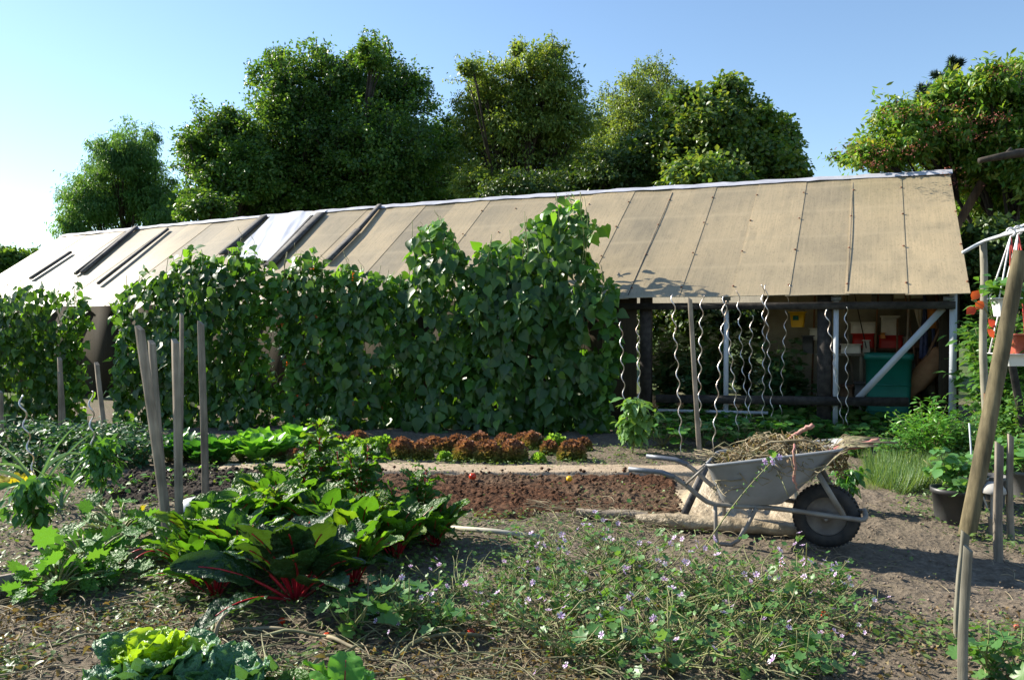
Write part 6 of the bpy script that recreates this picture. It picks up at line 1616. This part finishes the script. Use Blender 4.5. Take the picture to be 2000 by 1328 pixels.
tree('hedge_tree', 'dark hedge added to block the bright gap behind the open bay', [(1280, 650, 50, 70), (1350, 640, 50, 80), (1420, 655, 50, 70), (1490, 640, 50, 80), (1390, 600, 120, 30), (1310, 585, 90, 30), (1470, 585, 90, 30), (1560, 650, 50, 80)], 17.0, .12, 9000, 'darkhedge', 413, L_WIDE, [], 1400, .08, 90, 0, .3, .3)  # added hedge, closes off the bright view through the open back
def umbels(t, b0, rng):
    q = MB()
    for px, py in ((1910, 235), (1945, 232), (1780, 290), (1700, 320), (1720, 290), (1800, 215), (1850, 340), (1870, 360), (1870, 210), (1905, 270), (1740, 220), (1660, 290), (1830, 250), (1960, 150), (1955, 132)):
        c = np.array(tuple(at(px, py, 11.45))) - b0; m = 55
        q.leaves(L_DIAM, c + rng.normal(size=(m, 3)) * np.array((.11, .11, .05)), rng.normal(size=(m, 3)), rng.normal(size=(m, 3)), .03)
    q.build('berry_clusters', M['berry'], t)
tree('elder_tree', 'large elder tree with reddish berry clusters behind the right end of the shed', [(1790, 270, 90, 65), (1880, 240, 80, 70), (1960, 220, 70, 70), (1720, 310, 60, 28), (1900, 330, 110, 80), (1980, 320, 80, 90), (1960, 420, 110, 70), (1930, 165, 40, 30), (1680, 308, 40, 14), (1985, 170, 40, 40), (1850, 190, 36, 30), (2060, 300, 90, 120)], 12.6, .14, 34000, 'elder', 408, T_oval(.19, .05, .2),
     [(1690, 300, 1610, 312), (1720, 300, 1650, 290), (1780, 230, 1728, 205), (1760, 240, 1700, 232), (1800, 210, 1790, 190), (1930, 150, 1895, 138), (1930, 150, 1960, 130), (1980, 150, 1975, 132), (1870, 180, 1860, 165), (1960, 160, 1990, 142), (1640, 305, 1612, 308)], 1990, .16, 190, .1, .23, .5, umbels)
tree('hedge_tree', 'dark hedge shrub in the shade behind the right corner of the shed', [(1930, 500, 60, 60), (1985, 520, 60, 70), (1900, 580, 40, 80), (1960, 620, 80, 90), (1990, 700, 60, 80), (2050, 560, 60, 90)], 10.6, .10, 16000, 'darkhedge', 412, L_WIDE, [], 1985, .1, 110, 0, .3, .25)
tree('dark_shade_tree', 'small distant dark tree at the far left edge beyond the roof', [(30, 515, 40, 22), (0, 520, 40, 30), (55, 505, 18, 14), (10, 545, 50, 30)], 70, .5, 8000, 'maple', 409, L_DIAM, [], 20, .4, 60, 0, .25)
# pine behind the elder
rng = np.random.default_rng(410); D = 17.0; base = at(1850, 600, D); base.z = 0; t = thing('pine_tree', 'blue green pine whose upright tips show above the elder tree', 'tree', tuple(base), 0, 'trees behind the shed')
top = at(1855, 140, D) - base; wd = MB(); wd.tube([(0, 0, 0), tuple(top * .5), tuple(top * .97)], [.2, .12, .02], 8); nb = MB()
for k in range(90):
    z = rng.uniform(.3, 1.0); a = rng.random() * 6.283; l = (1 - z) * 2.9 + .18; c = np.array((0, 0, top.z * z)) + np.array((top.x * z, 0, 0)); e = c + np.array((math.cos(a) * l, math.sin(a) * l, .35 * l + .12))
    wd.tube([tuple(c), tuple((c + e) / 2 - np.array((0, 0, .05))), tuple(e)], [.03, .02, .008], 5)
    m = 190; f = .35 + .65 * rng.random(m); P = c + (e - c) * f[:, None]; nd_ = rng.normal(size=(m, 3)) + (e - c) / l * .8 + np.array((0, 0, .5))
    nb.leaves(L_NARROW, P, rng.normal(size=(m, 3)), nd_, .16)
for px, py in ((1855, 145), (1800, 172), (1745, 250), (1880, 170)):
    c = np.array(tuple(at(px, py + 30, D) - base)); e = np.array(tuple(at(px, py, D) - base)); m = 260; f = rng.random(m); nb.leaves(L_NARROW, c + (e - c) * f[:, None] + rng.normal(size=(m, 3)) * .03, rng.normal(size=(m, 3)), rng.normal(size=(m, 3)) + np.array((0, 0, .6)), .17); wd.tube([tuple(c - np.array((0, 0, .9))), tuple(c), tuple(e)], [.03, .02, .01], 5)
wd.build('trunk', M['bark'], t, smooth=True); nb.build('needles', M['pine'], t)
